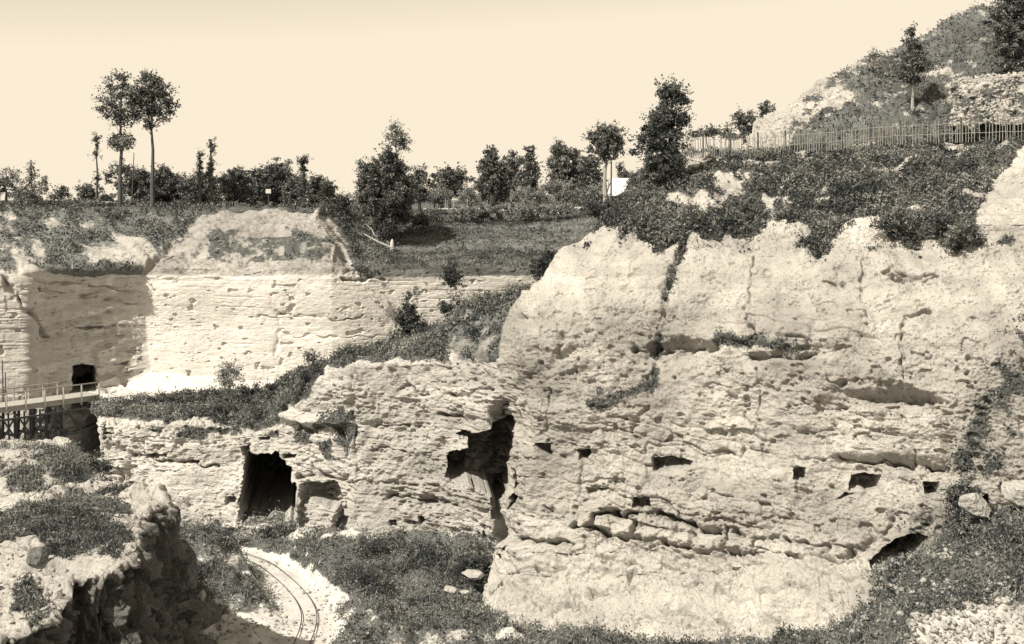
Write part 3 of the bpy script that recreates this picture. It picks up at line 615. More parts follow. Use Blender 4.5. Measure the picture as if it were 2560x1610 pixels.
veg = np.maximum(veg, face * np.clip(nz2 * 0.9 - 0.1, 0, 0.6) * sstep(-V, -660, -600))
for ln, wd in (([(1716, 600), (1690, 680), (1668, 740), (1655, 800), (1640, 860), (1640, 930), (1625, 1000)], 12), ([(1500, 1010), (1640, 960)], 18), ([(1500, 980), (1480, 1010)], 14), ([(1800, 850), (2050, 890)], 20)):
    dd, _ = linesd(U, V, ln); veg = np.maximum(veg, np.exp(-(dd / wd) ** 2) * np.clip(0.55 + 0.8 * nz2, 0, 0.8))
right = sstep(U + 0.5 * (V - 1000), 2330, 2520) * sstep(V, 760, 840)
veg = np.maximum(veg, right * np.clip(0.25 + 0.7 * nz2, 0, 0.72))
veg = np.maximum(veg, sstep(V, 1230, 1330) * sstep(U, 2320, 2420) * np.clip(0.5 + 0.6 * nz, 0, 0.8))
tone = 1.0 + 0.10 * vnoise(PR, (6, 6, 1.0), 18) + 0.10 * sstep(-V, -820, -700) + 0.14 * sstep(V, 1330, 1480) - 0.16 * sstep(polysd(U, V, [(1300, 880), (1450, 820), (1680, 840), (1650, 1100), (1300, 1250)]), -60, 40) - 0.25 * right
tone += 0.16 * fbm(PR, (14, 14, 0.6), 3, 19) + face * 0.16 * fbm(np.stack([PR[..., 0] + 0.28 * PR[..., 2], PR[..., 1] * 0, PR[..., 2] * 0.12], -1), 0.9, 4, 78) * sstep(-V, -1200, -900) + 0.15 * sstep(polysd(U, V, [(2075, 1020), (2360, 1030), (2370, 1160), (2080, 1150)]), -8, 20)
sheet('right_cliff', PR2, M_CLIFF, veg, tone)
vegR, UR, VR = veg, U, V

# ---- spoil heap rising behind the picket fence
HL = [
 [(1840,400,71),(1900,398,71),(2000,392,70),(2100,380,69.5),(2200,372,69),(2300,366,68),(2400,362,67),(2550,356,66),(2760,350,65)],
 [(1862,366,73),(1905,345,73),(2000,320,73),(2090,300,73),(2190,285,72.5),(2290,280,72),(2400,270,71),(2550,255,70),(2760,240,69)],
 [(1890,335,75),(1945,300,75.5),(2020,265,76),(2110,230,77),(2200,205,77.5),(2300,185,77),(2400,165,76),(2550,140,75),(2760,110,74)],
 [(1925,305,77),(1975,270,78),(2040,228,79.5),(2120,180,81),(2190,145,82),(2265,115,83),(2350,78,84),(2440,28,85),(2760,-90,86)],
 [(1990,330,92),(2040,300,93),(2110,270,94),(2190,230,95),(2260,200,96),(2330,180,97),(2420,150,98),(2520,120,99),(2800,60,100)],
]
PH = grid(HL, 260, 420, 4, None, [0, 1, 2.4, 4, 5.5])
U, V = proj(PH); nH = normals(PH)
if nH[120, 200, 2] < 0: nH = -nH
d = fbm(PH, 4, 4, 5) * 0.5 + fbm(PH, (0.9, 0.9, 0.9), 4, 6) * 0.16
dg = vnoise(np.stack([PH[..., 0] - 0.9 * PH[..., 2], PH[..., 1] * 0.2, PH[..., 2] * 0], -1), 1.3, 15)
d += 0.2 * dg
d += np.abs(vnoise(PH, 1.3, 209)) * 0.4
d += grain(PH, 1.4, 204, (1, 1, 1))
PH2 = PH + nH * d[..., None]
nz = fbm(PH, 1.6, 4, 98)
veg = np.clip(0.08 + sstep(U - 0.75 * (330 - V), 1880, 2160) * 0.72 + 0.45 * nz + 0.2 * dg + 0.25 * fbm(PH, 0.5, 3, 99), 0, 1)
veg *= 1 - 0.7 * sstep(-(U + 0.72 * (V - 330)), -1975, -1925)
tone = 1.08 + 0.1 * nz
sheet('spoil_heap', PH2, M_CLIFF, veg, tone, 1.3 + 0.9 * fbm(PH, 2.5, 3, 88))
vegH, UH, VH = veg, U, V

# rubble bank on the heap with a darker left end
RBK = [
 [(2362,318,66),(2366,312,64.5),(2450,312,63),(2560,306,62),(2760,300,61)],
 [(2378,212,69),(2384,208,66.5),(2450,206,65.5),(2560,196,64.5),(2760,190,63.5)],
 [(2400,200,73),(2405,198,72),(2460,190,71),(2570,180,70),(2760,170,69)],
]
PK = grid(RBK, 170, 240, 2, [0, 0.12, 0.35, 0.6, 1], [0, 1, 1.6])
nK = normals(PK); 
if nK[60, 120, 1] > 0: nK = -nK
d = fbm(PK, 1.5, 4, 7) * 0.25 + fbm(PK, 0.35, 3, 8) * 0.14
d += grain(PK, 1.8, 205, (1, 1, 1))
PK2 = PK + nK * d[..., None]; U, V = proj(PK)
vegK = np.clip(0.30 + 0.6 * fbm(PK, 0.9, 4, 99) + 0.8 * sstep(-U, -2380, -2368) , 0, 0.75)
sheet('rubble_bank', PK2, M_CLIFF, vegK, np.full(U.shape, 1.15))

# ---- foreground bench at lower left with broken vertical faces
E = [(-60,1112,60.2),(60,1108,59.8),(180,1112,59.2),(198,1132,57.8),(225,1170,55),(262,1200,52),(305,1214,50.5),(350,1232,49.5),(405,1244,49),(412,1268,48),(372,1285,46.8),(352,1320,44.5),(342,1370,42),(350,1402,40.6),(322,1400,40.2),(268,1438,38.6),(190,1448,38),(186,1482,36.8),(150,1528,35),(72,1588,33.2),(-60,1610,32.6)]
def row_off(dX, dY, Z, k=None):
    out = []
    for i, (u, v, Y) in enumerate(E):
        p = at(u, v, Y); f = sstep(np.array(float(i)), 2, 8)
        q = Vector((p.x + dX * float(f), p.y + (dY if i > 8 else -0.3 * dY), Z))
        out.append((CU + F_PX * q.x / q.y, CV - F_PX * q.z / q.y, q.y))
    return out
inner = []; inner2 = []
for i, (u, v, Y) in enumerate(E):
    p = at(u, v, Y); q = Vector((-34, p.y + 0.3, p.z + 0.15)); inner.append((CU + F_PX * q.x / q.y, CV - F_PX * q.z / q.y, q.y))
    q = Vector((p.x * 0.5 - 10.5, p.y + 0.2, p.z + 0.08)); q.x = min(q.x, p.x - 0.6); inner2.append((CU + F_PX * q.x / q.y, CV - F_PX * q.z / q.y, q.y))
FB = [inner, inner2, E, row_off(0.35, -0.15, -14.5), row_off(1.1, -0.6, -17), row_off(2.6, -1.6, -20.3)]
ec = [0]; 
for a, b_ in zip(E[:-1], E[1:]): ec.append(ec[-1] + max(0.8, (at(*a) - at(*b_)).length))
PF = grid(FB, 520, 900, 2, ec, [0, 3, 6.2, 9.5, 12, 15])
nF = normals(PF); U, V = proj(PF)
if nF[60, 400, 2] < 0: nF = -nF
ti = np.linspace(0, 15, 520)[:, None] + 0 * U
face = sstep(ti, 6.0, 6.6)
d = fbm(PF, 3.0, 4, 6) * 0.35
vx = PF[..., 0] + PF[..., 1] + 0.25 * vnoise(PF, 1.2, 5)
cr, dz, dx = blocks(PF[..., 2] * 1.0 + 0.6 * vnoise(PF, 1.0, 8), vx, 0.55, 2.2, 51, 0.9)    # vertical columns
cr2, dz2, dx2 = blocks(PF[..., 2] * 1.0 + 0.4 * vnoise(PF, 0.6, 9), vx + 0.15 * vnoise(PF, 0.5, 3), 0.2, 1.1, 52, 0.9)
d += face * ((cr - 0.5) * 0.8 + (cr2 - 0.5) * 0.28 - 0.35 * np.exp(-(dz / 0.05) ** 2) - 0.2 * np.exp(-(dz2 / 0.03) ** 2) + fbm(PF, (0.3, 0.3, 0.9), 4, 61, 0.6) * 0.28)
crt, dzt, dxt = blocks(PF[..., 0] + 0.4 * vnoise(PF, 1.5, 68), PF[..., 1] + 0.5 * vnoise(PF, 1.8, 69), 1.0, 1.6, 71, 0.9)
d += (1 - face) * ((crt - 0.5) * 0.22 - 0.12 * np.exp(-(dzt / 0.05) ** 2) - 0.08 * np.exp(-(dxt / 0.05) ** 2)) * sstep(fbm(PF, 3, 3, 67), -0.2, 0.3)
d += (1 - face) * (fbm(PF, (2.5, 1.0, 1), 4, 62) * 0.28 * (0.3 + 0.7 * sstep(V, 1120, 1170)) + fbm(PF, 0.5, 3, 63) * 0.06)
d += grain(PF, 1.3 * face + 0.5 * (1 - face), 206, (1, 1, 1.6)) + (1 - face) * fbm(PF, 0.9, 3, 66) * 0.10
PF2 = PF + nF * d[..., None]
nz = fbm(PF, (3.0, 1.5, 1), 4, 64); nz2 = fbm(PF, 0.6, 3, 65)
veg = np.zeros(U.shape)
for poly, s in (([(120, 1130), (190, 1118), (205, 1160), (300, 1200), (250, 1215), (160, 1200), (100, 1160)], 1.0), ([(0, 1180), (100, 1190), (110, 1215), (60, 1230), (0, 1210)], 0.6),
                ([(0, 1310), (60, 1280), (150, 1280), (250, 1300), (330, 1350), (300, 1385), (200, 1390), (120, 1380), (60, 1340), (0, 1335)], 0.8), ([(120, 1230), (230, 1240), (320, 1290), (250, 1300), (140, 1270)], 0.7),
                ([(30, 1478), (70, 1456), (110, 1475), (125, 1495), (70, 1500)], 1.0), ([(0, 1120), (180, 1125), (100, 1150), (0, 1150)], 0.5)):
    veg = np.maximum(veg, (1 - face) * s * sstep(polysd(U, V, poly) + 16 * nz2, -22, 16))
veg = np.maximum(veg, (1 - face) * np.clip(nz - 0.25, 0, 0.6))
tone = 1.2 - 0.78 * face + 0.12 * face * nz  # shade of the vertical faces is painted into their colour; top stays pale
veg = np.maximum(veg, face * np.clip(0.2 + 0.6 * nz2, 0, 0.6))
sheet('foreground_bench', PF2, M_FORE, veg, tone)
vegF, UF, VF = veg, U, V

# ---- quarry floor
x = np.linspace(-42, 8, 520); y = np.linspace(38, 82, 460); X, Yy = np.meshgrid(x, y)
Z = np.full(X.shape, -20.0)
def bump(u, v, Yc, r, h, rx=1.0):
    p = at(u, v, Yc); return h * np.exp(-(((X - p.x) / (r * rx)) ** 2 + ((Yy - p.y) / r) ** 2))
Z += bump(700, 1400, 66, 1.8, 1.3, 1.5) + bump(830, 1440, 64, 1.7, 1.0) + bump(565, 1470, 62.5, 2.0, 1.2) + bump(440, 1440, 63, 2.6, 2.0) + bump(880, 1500, 59.5, 1.6, 1.1) + bump(640, 1360, 72, 2.5, 0.5, 2)
Z += bump(1020, 1440, 64, 2.6, 1.8, 2.2) + bump(1180, 1440, 62, 1.8, 1.6) + bump(1000, 1560, 56, 2.0, 0.7, 1.6) + bump(450, 1560, 57, 1.8, 1.6) + bump(1130, 1600, 52, 3, 1.4, 1.5)
Z += bump(880, 1620, 54, 1.3, 0.6)
PFl = np.stack([X, Yy, Z], -1)
RAILC = [(505, 1362), (545, 1375), (600, 1392), (660, 1415), (705, 1448), (738, 1480), (762, 1512), (773, 1545), (768, 1580), (755, 1615), (735, 1670), (700, 1740)]
def floorpt(u, v, z=-20.0):
    Yq = -z * F_PX / (v - CV); return at(u, v, Yq)
rail_xy = np.array([tuple(floorpt(u, v))[:2] for u, v in RAILC])
dr, _ = linesd(X, Yy, rail_xy)
Z = np.where(dr < 2.2, -20.0 + (Z + 20) * sstep(dr, 0.9, 2.2), Z)
Z += (np.abs(vnoise(PFl, 1.2, 209)) * 0.55 + np.abs(vnoise(PFl, 0.5, 210)) * 0.2) * sstep(dr, 1.2, 2.4)
Z += fbm(PFl, 2.0, 4, 70) * 0.14 * sstep(dr, 0.6, 2) + fbm(PFl, 0.4, 3, 71) * 0.05 * sstep(dr, 0.6, 1.4)
PFl = np.stack([X, Yy, Z], -1)[::-1]
dr = dr[::-1]
U, V = proj(PFl)
nz = fbm(PFl, 1.6, 4, 72); nz2 = fbm(PFl, 0.5, 3, 73)
veg = np.clip(0.45 + 0.5 * nz, 0, 0.85)
for poly, s in (([(400, 1310), (600, 1320), (720, 1350), (860, 1340), (1130, 1370), (1280, 1400), (1280, 1480), (1250, 1530), (1230, 1580), (1000, 1580), (860, 1480), (780, 1420), (600, 1370), (500, 1360), (430, 1350)], 1.0),
                ([(480, 1400), (560, 1400), (690, 1500), (640, 1520), (560, 1480), (500, 1520), (380, 1600), (380, 1440)], 0.85)):
    veg = np.maximum(veg, s * sstep(polysd(U, V, poly) + 8 * nz2, -12, 12))
pth = sstep(-dr + 0.4 * nz2, -1.7, -1.1)
pth = np.maximum(pth, sstep(polysd(U, V, [(560, 1610), (575, 1560), (600, 1540), (680, 1528), (740, 1500), (800, 1530), (810, 1610), (780, 1760), (500, 1760)]) + 6 * nz2, -3, 6))
veg *= 1 - pth
sheet('quarry_floor', PFl, M_FLOOR, veg, 1.0 + 0.1 * nz2)
vegFl = veg
def floor_z(px, py):
    j = int(np.clip((px + 42) / 50 * 519, 0, 519)); i = 459 - int(np.clip((py - 38) / 44 * 459, 0, 459)); return float(PFl[i, j, 2])

# ---- rubble slope and scrub at bottom right
RR = [
 [(1080,1720,51),(1300,1660,51),(1500,1650,51),(1700,1670,51),(1950,1640,50.5),(2085,1535,50.5),(2215,1430,50),(2340,1340,49.5),(2500,1265,48.5),(2760,1200,47)],
 [(1080,1720,48),(1300,1600,48),(1500,1580,48),(1700,1604,47.5),(1950,1640,47),(2120,1585,46.5),(2260,1500,46),(2400,1405,45.5),(2560,1350,45),(2760,1290,44)],
 [(1080,1760,44),(1300,1700,44),(1500,1680,44),(1700,1700,43.5),(1930,1700,43),(2090,1640,42.5),(2250,1580,42),(2400,1530,41.5),(2560,1480,41),(2760,1430,40)],
 [(1000,2300,36),(1300,2200,36),(1500,2200,36),(1700,2200,36),(1930,2100,36),(2090,2000,36),(2250,1950,36),(2400,1900,36),(2560,1850,36),(2760,1800,36)],
]
PS = grid(RR, 360, 620, 4, None, [0, 1.5, 3, 5])
nS = normals(PS); U, V = proj(PS)
if nS[100, 300, 2] < 0: nS = -nS
d = fbm(PS, 2.2, 4, 7) * 0.35 + fbm(PS, 0.6, 3, 8) * 0.16
d += np.abs(vnoise(PS, 1.1, 209)) * 0.5 - 0.25 + np.abs(vnoise(PS, 0.5, 210)) * 0.25
d += grain(PS, 1.6, 207, (1, 1, 1))
PS2 = PS + nS * d[..., None]
nz = fbm(PS, 1.4, 4, 74)
veg = np.clip(0.85 + 0.4 * nz, 0, 1)
veg *= 1 - 0.75 * sstep(polysd(U, V, [(2270, 1600), (2300, 1530), (2420, 1500), (2560, 1490), (2800, 1500), (2800, 1900), (2270, 1900)]), -20, 30)
sheet('rubble_slope', PS2, M_FLOOR, veg, 0.85 + 0.15 * nz, 0.75 + 0.3 * nz)
vegS, US, VS = veg, U, V

# ---- wide ground: plateau sheet out to the horizon, and the deep surroundings under the terrain
def flat(name, x0, x1, y0, y1, z, mat, n=60):
    x = np.linspace(x0, x1, n); y = np.linspace(y0, y1, n); X, Y2 = np.meshgrid(x, y)
    P = np.stack([X, Y2, np.full(X.shape, z)], -1)[::-1]
    return sheet(name, P, mat, np.full(X.shape, 0.9), np.ones(X.shape))
flat('ground', -2500, 2500, 240, 5000, -0.75, M_FLOOR)
flat('lower_ground', -160, 160, -20, 110, -22.5, M_FLOOR)

# ================================================================ GROUND COVER (stuff)
ground_cover('undergrowth', PB2, covB, 120000, 0.19, M_LEAF, 101, 0.16, label='low scrub and grass covering the banks above the back quarry wall', cat='undergrowth', br=0.45)
ground_cover('bank_grass', PB2, grassB * (V0B > 526) * (V0B < 668) * (PB[..., 1] < 121) * (1 - 0.5 * (np.abs(V0B - 618) < 5)), 120000, 0.15, M_LEAF, 131, 0.08, 0.8, 0.3, label='short rough grass on the terraced bank right of the mound', cat='grass', br=0.22, flat=0.7)
ground_cover('bench_scrub', PL2, vegL * (vegL > 0.5) * (UL > 235), 120000, 0.15, M_LEAF, 102, 0.16, label='dark scrub along the edge of the middle bench and up the ramp', cat='undergrowth', br=0.38)
ground_cover('bank_brambles', PR2, vegR * (vegR > 0.45) * (VR < 680) * (PR[..., 1] < 73), 210000, 0.15, M_LEAF, 103, 0.14, label='tangled brambles covering the bank above the right cliff', cat='undergrowth', br=0.36)
ground_cover('bank_stems', PR2, vegR * (vegR > 0.5) * (VR < 680) * (PR[..., 1] < 73), 8000, 0.34, M_DRY, 104, 0.30, 0.3, 0.08, label='pale dry stems among the brambles above the right cliff', cat='dry stems', flat=1.0)
ground_cover('cliff_plants', PR2, vegR * (vegR > 0.14) * (VR > 540), 48000, 0.12, M_LEAF, 114, 0.06, label='small dark plants rooted in the seams of the right cliff', cat='plants', br=0.2, flat=0.4)
ground_cover('heap_scrub', PH2, vegH * (vegH > 0.35), 60000, 0.15, M_LEAF, 105, 0.12, label='scrub on the slope of the spoil heap behind the fence', cat='undergrowth', br=0.36)
ground_cover('bench_grass', PF2, vegF * (vegF > 0.45) * (nF[..., 2] > 0.5) * (PF[..., 0] < 0), 90000, 0.12, M_LEAF, 106, 0.12, 0.9, 0.3, label='rough grass tufts on top of the left foreground bench', cat='grass', br=0.22)
ground_cover('floor_weeds', PFl, np.clip(vegFl - 0.35, 0, 1) * (PFl[..., 1] < 76), 240000, 0.13, M_LEAF, 107, 0.16, 0.7, 0.4, label='weeds and nettles covering the quarry floor around the track', cat='weeds', br=0.36)
ground_cover('floor_flowers', PFl, np.clip(vegFl - 0.2, 0, 1) * (vegFl < 0.97) * (PFl[..., 1] < 76), 80000, 0.12, M_DRY, 108, 0.3, 0.5, 0.6, label='pale flowering weeds among the grass on the quarry floor', cat='weeds', br=0.25)
ground_cover('slope_scrub', PS2, vegS * (vegS > 0.35) * (PS2[..., 1] > 40), 230000, 0.14, M_LEAF, 109, 0.16, 0.9, 0.3, label='long dark grass and scrub on the rubble slope at lower right', cat='grass', br=0.36)
chips('floor_gravel', PFl, np.clip(1.0 - vegFl, 0.15, 1) * (PFl[..., 1] < 76) * (np.abs(PFl[..., 0]) < 30), 9000, 0.075, M_STONE, 120, 'loose stone chips scattered over the pale quarry floor')
chips('bench_gravel', PF2, np.clip(1.0 - vegF, 0.1, 1) * (nF[..., 2] > 0.5), 6000, 0.06, M_STONE, 121, 'loose stone chips scattered over the left foreground bench')
chips('slope_rubble', PS2, np.clip(1.1 - vegS, 0.03, 1) * (PS2[..., 0] > 8), 6000, 0.11, M_STONE, 122, 'pale broken rubble covering the slope at the lower right corner')
chips('heap_rubble', PK2, np.ones(vegK.shape), 4000, 0.10, M_STONE, 123, 'broken stones lying on the rubble bank beside the young pine')

# ================================================================ TREES AND SHRUBS
TRN = [0]
def tree(name, base, blobs, label, cat='tree', group=None, trunk=0.15, dens=1.0, leaf=0.2, mat=None, bark=None, lean=0.0, dark=1.0, trunk_top=None, limbs=True, clumpr=0.165, shell=0.5):
    """base=(u,v,Y); blobs=[(u,v,ru,rv)] crown ellipsoids in photo pixels at depth Y"""
    TRN[0] += 1; seed = 1000 + TRN[0] * 7; rs = np.random.RandomState(seed)
    u0, v0, Y = base; B = at(*base); k = Y / F_PX
    root = thing(name, B, label, cat, group)
    pts = []; tns = []; cents = []
    for (u, v, ru, rv) in blobs:
        c = np.array(at(u, v, Y)); rx, rz = ru * k, rv * k; ry = min(rx, rz * 1.2) * 0.9 + 0.15 * rx
        vol = rx * ry * rz
        nc = int(max(7, 62 * (rx * rz) ** 0.6))
        q = rs.normal(size=(nc, 3)); q /= np.linalg.norm(q, axis=1, keepdims=True); q *= (rs.rand(nc, 1) ** 0.45) * 1.0
        cc = c + q * np.array([rx, ry, rz]) * (1 + 0.22 * rs.normal(size=(nc, 1))); cc = cc[(fbm(cc, 0.75 + 0.3 * rx, 2, seed) > -0.22 - 0.25 * (dens > 1.1))]; nc = len(cc); cents += list(cc)
        if nc == 0: continue
        rad = clumpr * (rx * ry * rz) ** (1 / 3) * (0.4 + 1.3 * rs.rand(nc)) + 0.09
        nl = np.maximum(8, (dens * 95 * (rad / 0.4) ** 2 * (0.2 / leaf) ** 1.7)).astype(int)
        for j in range(nc):
            m = nl[j]; e = rs.normal(size=(m, 3)); e /= np.linalg.norm(e, axis=1, keepdims=True); e *= rs.rand(m, 1) ** shell
            pts.append(cc[j] + e * rad[j] * np.array([1.15, 1.15, 0.8])); tns.append(np.clip(0.35 + 0.25 * rs.normal() + 0.25 * rs.normal(size=m), 0, 1))
    for (u, v, ru, rv) in blobs:
        c = np.array(at(u, v, Y)); rx, rz = ru * k, rv * k; ry = rx * 0.9
        ns = int(max(6, 40 * (rx * rz) ** 0.5))
        q = rs.normal(size=(ns, 3)); q /= np.linalg.norm(q, axis=1, keepdims=True)
        for j in range(ns):
            st = c + q[j] * np.array([rx, ry, rz]) * (0.75 + 0.2 * rs.rand()); ln_ = (0.25 + 0.35 * rs.rand()) * min(1.0, 0.4 + 0.5 * rx)
            dv_ = q[j] + np.array([0, 0, 0.25]) + 0.3 * rs.normal(size=3); dv_ /= np.linalg.norm(dv_); m = int(5 + 12 * dens * ln_ * 0.2 / leaf)
            f_ = rs.rand(m, 1); pts.append(st + dv_ * f_ * ln_ * 1.5 + rs.normal(size=(m, 3)) * 0.07); tns.append(np.clip(0.4 + 0.3 * rs.normal(size=m), 0, 1))
    pts = np.concatenate(pts); tns = np.concatenate(tns)
    top = max(cents, key=lambda c: c[2])
    tt = Vector(top) if trunk_top is None else at(trunk_top[0], trunk_top[1], Y)
    mb = MB(); path = []; n = 7
    for i in range(n):
        f = i / (n - 1); p = Vector(B).lerp(tt, f); p.x += 0.10 * math.sin(i * 2.1 + seed) * f * (1 - f) * 3; path.append(p)
    path[0].z -= 0.4
    rad = [trunk * (1.25 if i == 0 else 1) * (1 - 0.8 * i / (n - 1)) for i in range(n)]
    mb.tube(path, rad, 7)
    if limbs:
        lb = mb; order = rs.permutation(len(cents))[:min(26, len(cents))]
        for j in order:
            c = Vector(cents[j]); f = np.clip(((c.z - B.z) / max(0.2, tt.z - B.z)) * 0.88, 0.05, 0.93)
            fi = f * (n - 1); i0 = int(fi); s = path[i0].lerp(path[min(i0 + 1, n - 1)], fi - i0)
            mid = s.lerp(c, 0.5) + Vector((0, 0, -0.08 * (c - s).length))
            r0 = max(0.015, trunk * 0.35 * (1 - 0.6 * f)); lb.tube([s, mid, c], [r0, r0 * 0.6, r0 * 0.25], 4)
    mb.build('trunk', bark or M_BARK, root, B)
    leaves('crown', pts, leaf * 0.8, mat or M_LEAF, root, seed, 0.1, 0.6, tns * dark, B)
    return root

G1 = 'trees along the plateau behind the quarry'
tree('tall_tree', (300, 517, 99), [(290, 225, 34, 34), (330, 250, 28, 32), (268, 262, 30, 26), (306, 290, 38, 26), (303, 200, 20, 20), (345, 285, 20, 18)], 'tall bare-trunked tree with a second tuft of leaves halfway up, left of its twin', trunk=0.20, leaf=0.22, dens=0.5, clumpr=0.17, group='pair of tall bare-trunked trees', trunk_top=(304, 230))
bpy.data.objects['tall_tree']
t0 = C.objects['tall_tree']
pts_ = []
rs = np.random.RandomState(5)
q = rs.normal(size=(1500, 3)); q /= np.linalg.norm(q, axis=1, keepdims=True); q *= rs.rand(1500, 1) ** 0.5
leaves('lower_tuft', np.array(at(303, 355, 99)) + q * np.array([1.15, 0.9, 0.72]) + 0.12 * rs.normal(size=(1500, 3)), 0.2, M_LEAF, t0, 6, 0.1, 0.6, None, at(300, 517, 99))
tree('tall_tree', (382, 518, 99.5), [(372, 225, 30, 38), (400, 235, 28, 36), (352, 250, 22, 34), (385, 280, 40, 26), (418, 262, 22, 24), (380, 203, 22, 20), (375, 310, 14, 12)], 'tall tree with one dense round crown on a long bare trunk, right of its twin', trunk=0.20, leaf=0.22, dens=0.9, clumpr=0.18, group='pair of tall bare-trunked trees', trunk_top=(380, 230))
tree('slender_tree', (243, 500, 103), [(243, 347, 9, 10), (241, 385, 7, 11), (242, 365, 4, 8), (243, 440, 6, 12)], 'thin lopped tree with tiny leaf tufts, left of the two tall trees', trunk=0.12, leaf=0.16, dens=1.4, trunk_top=(243, 345))
tree('spindly_conifer', (82, 520, 101), [(80, 425, 9, 22), (82, 455, 15, 22), (84, 490, 24, 24), (112, 460, 9, 22), (50, 490, 14, 16)], 'spindly feathery conifer at the far left of the plateau edge', mat=M_LEAFL, trunk=0.1, dens=0.8)
tree('pale_tree', (15, 510, 118), [(15, 450, 40, 22), (-30, 460, 40, 30), (45, 475, 26, 22)], 'pale hazy tree mass at the left edge of the picture', mat=M_LEAFL, dens=0.6)
tree('round_tree', (305, 512, 116), [(283, 440, 22, 20), (305, 425, 24, 16), (332, 436, 15, 18), (300, 465, 16, 14)], 'broad round tree seen behind the trunk of the left tall tree', trunk=0.2, dens=1.0, group=G1)
for (u, vt, ru, lab) in ((150, 468, 24, 'small dome-shaped bush left of the thin lopped tree'), (222, 455, 24, 'low dark bush at the foot of the thin lopped tree'), (270, 482, 22, 'low bush between the thin lopped tree and the tall trees')):
    rv = (508 - vt) / 2
    tree('bush', (u, 512, 106), [(u, vt + rv, ru, rv), (u - ru * 0.5, vt + rv * 1.3, ru * 0.6, rv * 0.7)], lab, 'bush', 'bushes on the plateau left of the mound', trunk=0.06)
row = [(350, 425, 30, 'leafy tree right behind the right tall trunk'), (405, 415, 28, 'leafy tree between the right tall tree and the ivy stumps'), (440, 428, 26, 'rounded tree just left of the ivy stumps'),
       (480, 440, 26, 'dark low tree at the foot of the shorter ivy stump'), (520, 425, 30, 'dark tree behind the two ivy stumps'), (590, 418, 32, 'round-topped tree right of the ivy stumps'),
       (640, 424, 22, 'narrow tree left of the small white sign'), (690, 404, 44, 'biggest round-topped tree of the row, behind the small white sign'), (735, 440, 22, 'low tree filling the gap left of the thick ivy column'),
       (790, 436, 26, 'low rounded tree right of the thick ivy column'), (822, 452, 14, 'small pointed tree at the right end of the row'), (850, 486, 24, 'low bush at the right end of the row')]
for i, (u, vt, ru, lab) in enumerate(row):
    h = 516 - vt; Yt_ = 106 + (i * 37 % 5) * 1.5
    tree('hedgerow_tree', (u, 514, Yt_), [(u, vt + h * 0.26, ru * 0.75, h * 0.26), (u - ru * 0.5, vt + h * 0.45, ru * 0.75, h * 0.3), (u + ru * 0.5, vt + h * 0.5, ru * 0.75, h * 0.32), (u, vt + h * 0.75, ru * 1.25, h * 0.28)], lab, 'tree', 'row of trees behind the mound', trunk=0.14, dens=1.5, mat=M_LEAF)
for (u, vt, vb, r, lab) in ((500, 380, 445, 7.5, 'shorter ivy-covered stump, left of the pair above the tree row'), (529, 352, 450, 7, 'taller ivy-covered stump, right of the pair above the tree row'), (757, 390, 512, 12, 'thick ivy-covered column at the right of the tree row')):
    bl = [(u + 2 * math.sin(j), vt + r + j * (vb - vt - r) / 6, r * (0.75 + 0.25 * math.cos(j * 1.7)), (vb - vt) / 10) for j in range(7)]
    tree('ivy_tree', (u, 514, 104), bl, lab, 'ivy tree', 'ivy-clad pollard trunks', trunk=0.18, dens=1.8, leaf=0.16, limbs=False)
# centre of the plateau
tree('dark_tree', (965, 560, 103), [(968, 400, 34, 32), (940, 430, 40, 34), (985, 440, 44, 40), (925, 480, 36, 44), (965, 500, 62, 48), (1000, 490, 38, 44), (960, 545, 50, 30), (905, 450, 16, 20)], 'large broad dark tree standing in the dip right of the mound', trunk=0.3, dens=1.25, leaf=0.22)
tree('sparse_tree', (992, 520, 112), [(985, 318, 18, 14), (992, 340, 26, 16), (1005, 360, 22, 14), (975, 345, 14, 12)], 'sparse airy treetop rising above the large dark tree', trunk=0.14, dens=0.55, leaf=0.18, trunk_top=(990, 320))
tree('leafy_tree', (1050, 520, 110), [(1048, 440, 22, 24), (1055, 475, 26, 30), (1030, 470, 22, 34)], 'medium tree against the right flank of the large dark tree', dens=1.0)
mid = [(1125, 416, 40, 'umbrella-shaped tree with two thin trunks beside the road'), (1228, 368, 34, 'dense conical tree at the left of the middle group'), (1282, 386, 32, 'rounded pale tree right of the dense conical tree'),
       (1325, 364, 24, 'slim pointed tree in the middle group'), (1398, 352, 26, 'open tall tree with a wispy top in the middle group'), (1432, 372, 28, 'tree leaning on the right of the wispy-topped tree'), (1475, 392, 32, 'rounded tree behind the trunk of the flat-topped tree')]
for i, (u, vt, ru, lab) in enumerate(mid):
    vb = 512; h = vb - vt
    if i == 0: bl = [(u, vt + 22, ru * 0.75, 20), (u - 18, vt + 34, 22, 18), (u + 18, vt + 34, 22, 18), (u, vt + 62, 38, 20)]
    elif i in (1, 3): bl = [(u, vt + h * 0.12, ru * 0.4, h * 0.12), (u, vt + h * 0.32, ru * 0.7, h * 0.16), (u, vt + h * 0.55, ru * 0.95, h * 0.2), (u, vt + h * 0.8, ru * 1.1, h * 0.2)]
    else: bl = [(u, vt + h * 0.18, ru * 0.65, h * 0.17), (u - ru * 0.3, vt + h * 0.4, ru * 0.7, h * 0.2), (u + ru * 0.35, vt + h * 0.5, ru * 0.7, h * 0.2), (u, vt + h * 0.75, ru, h * 0.22)]
    bl = [(a_, b2, c_ * 1.15, d_ * 1.08) for a_, b2, c_, d_ in bl]
    tree('roadside_tree', (u, vb, 128 + i % 3), bl, lab, 'tree', 'trees beyond the road', trunk=0.16, dens=(1.7 if i in (1,) else 1.25), leaf=0.26, mat=(M_LEAF if i in (1, 3, 5, 6) else M_LEAFL) if i else M_LEAF)
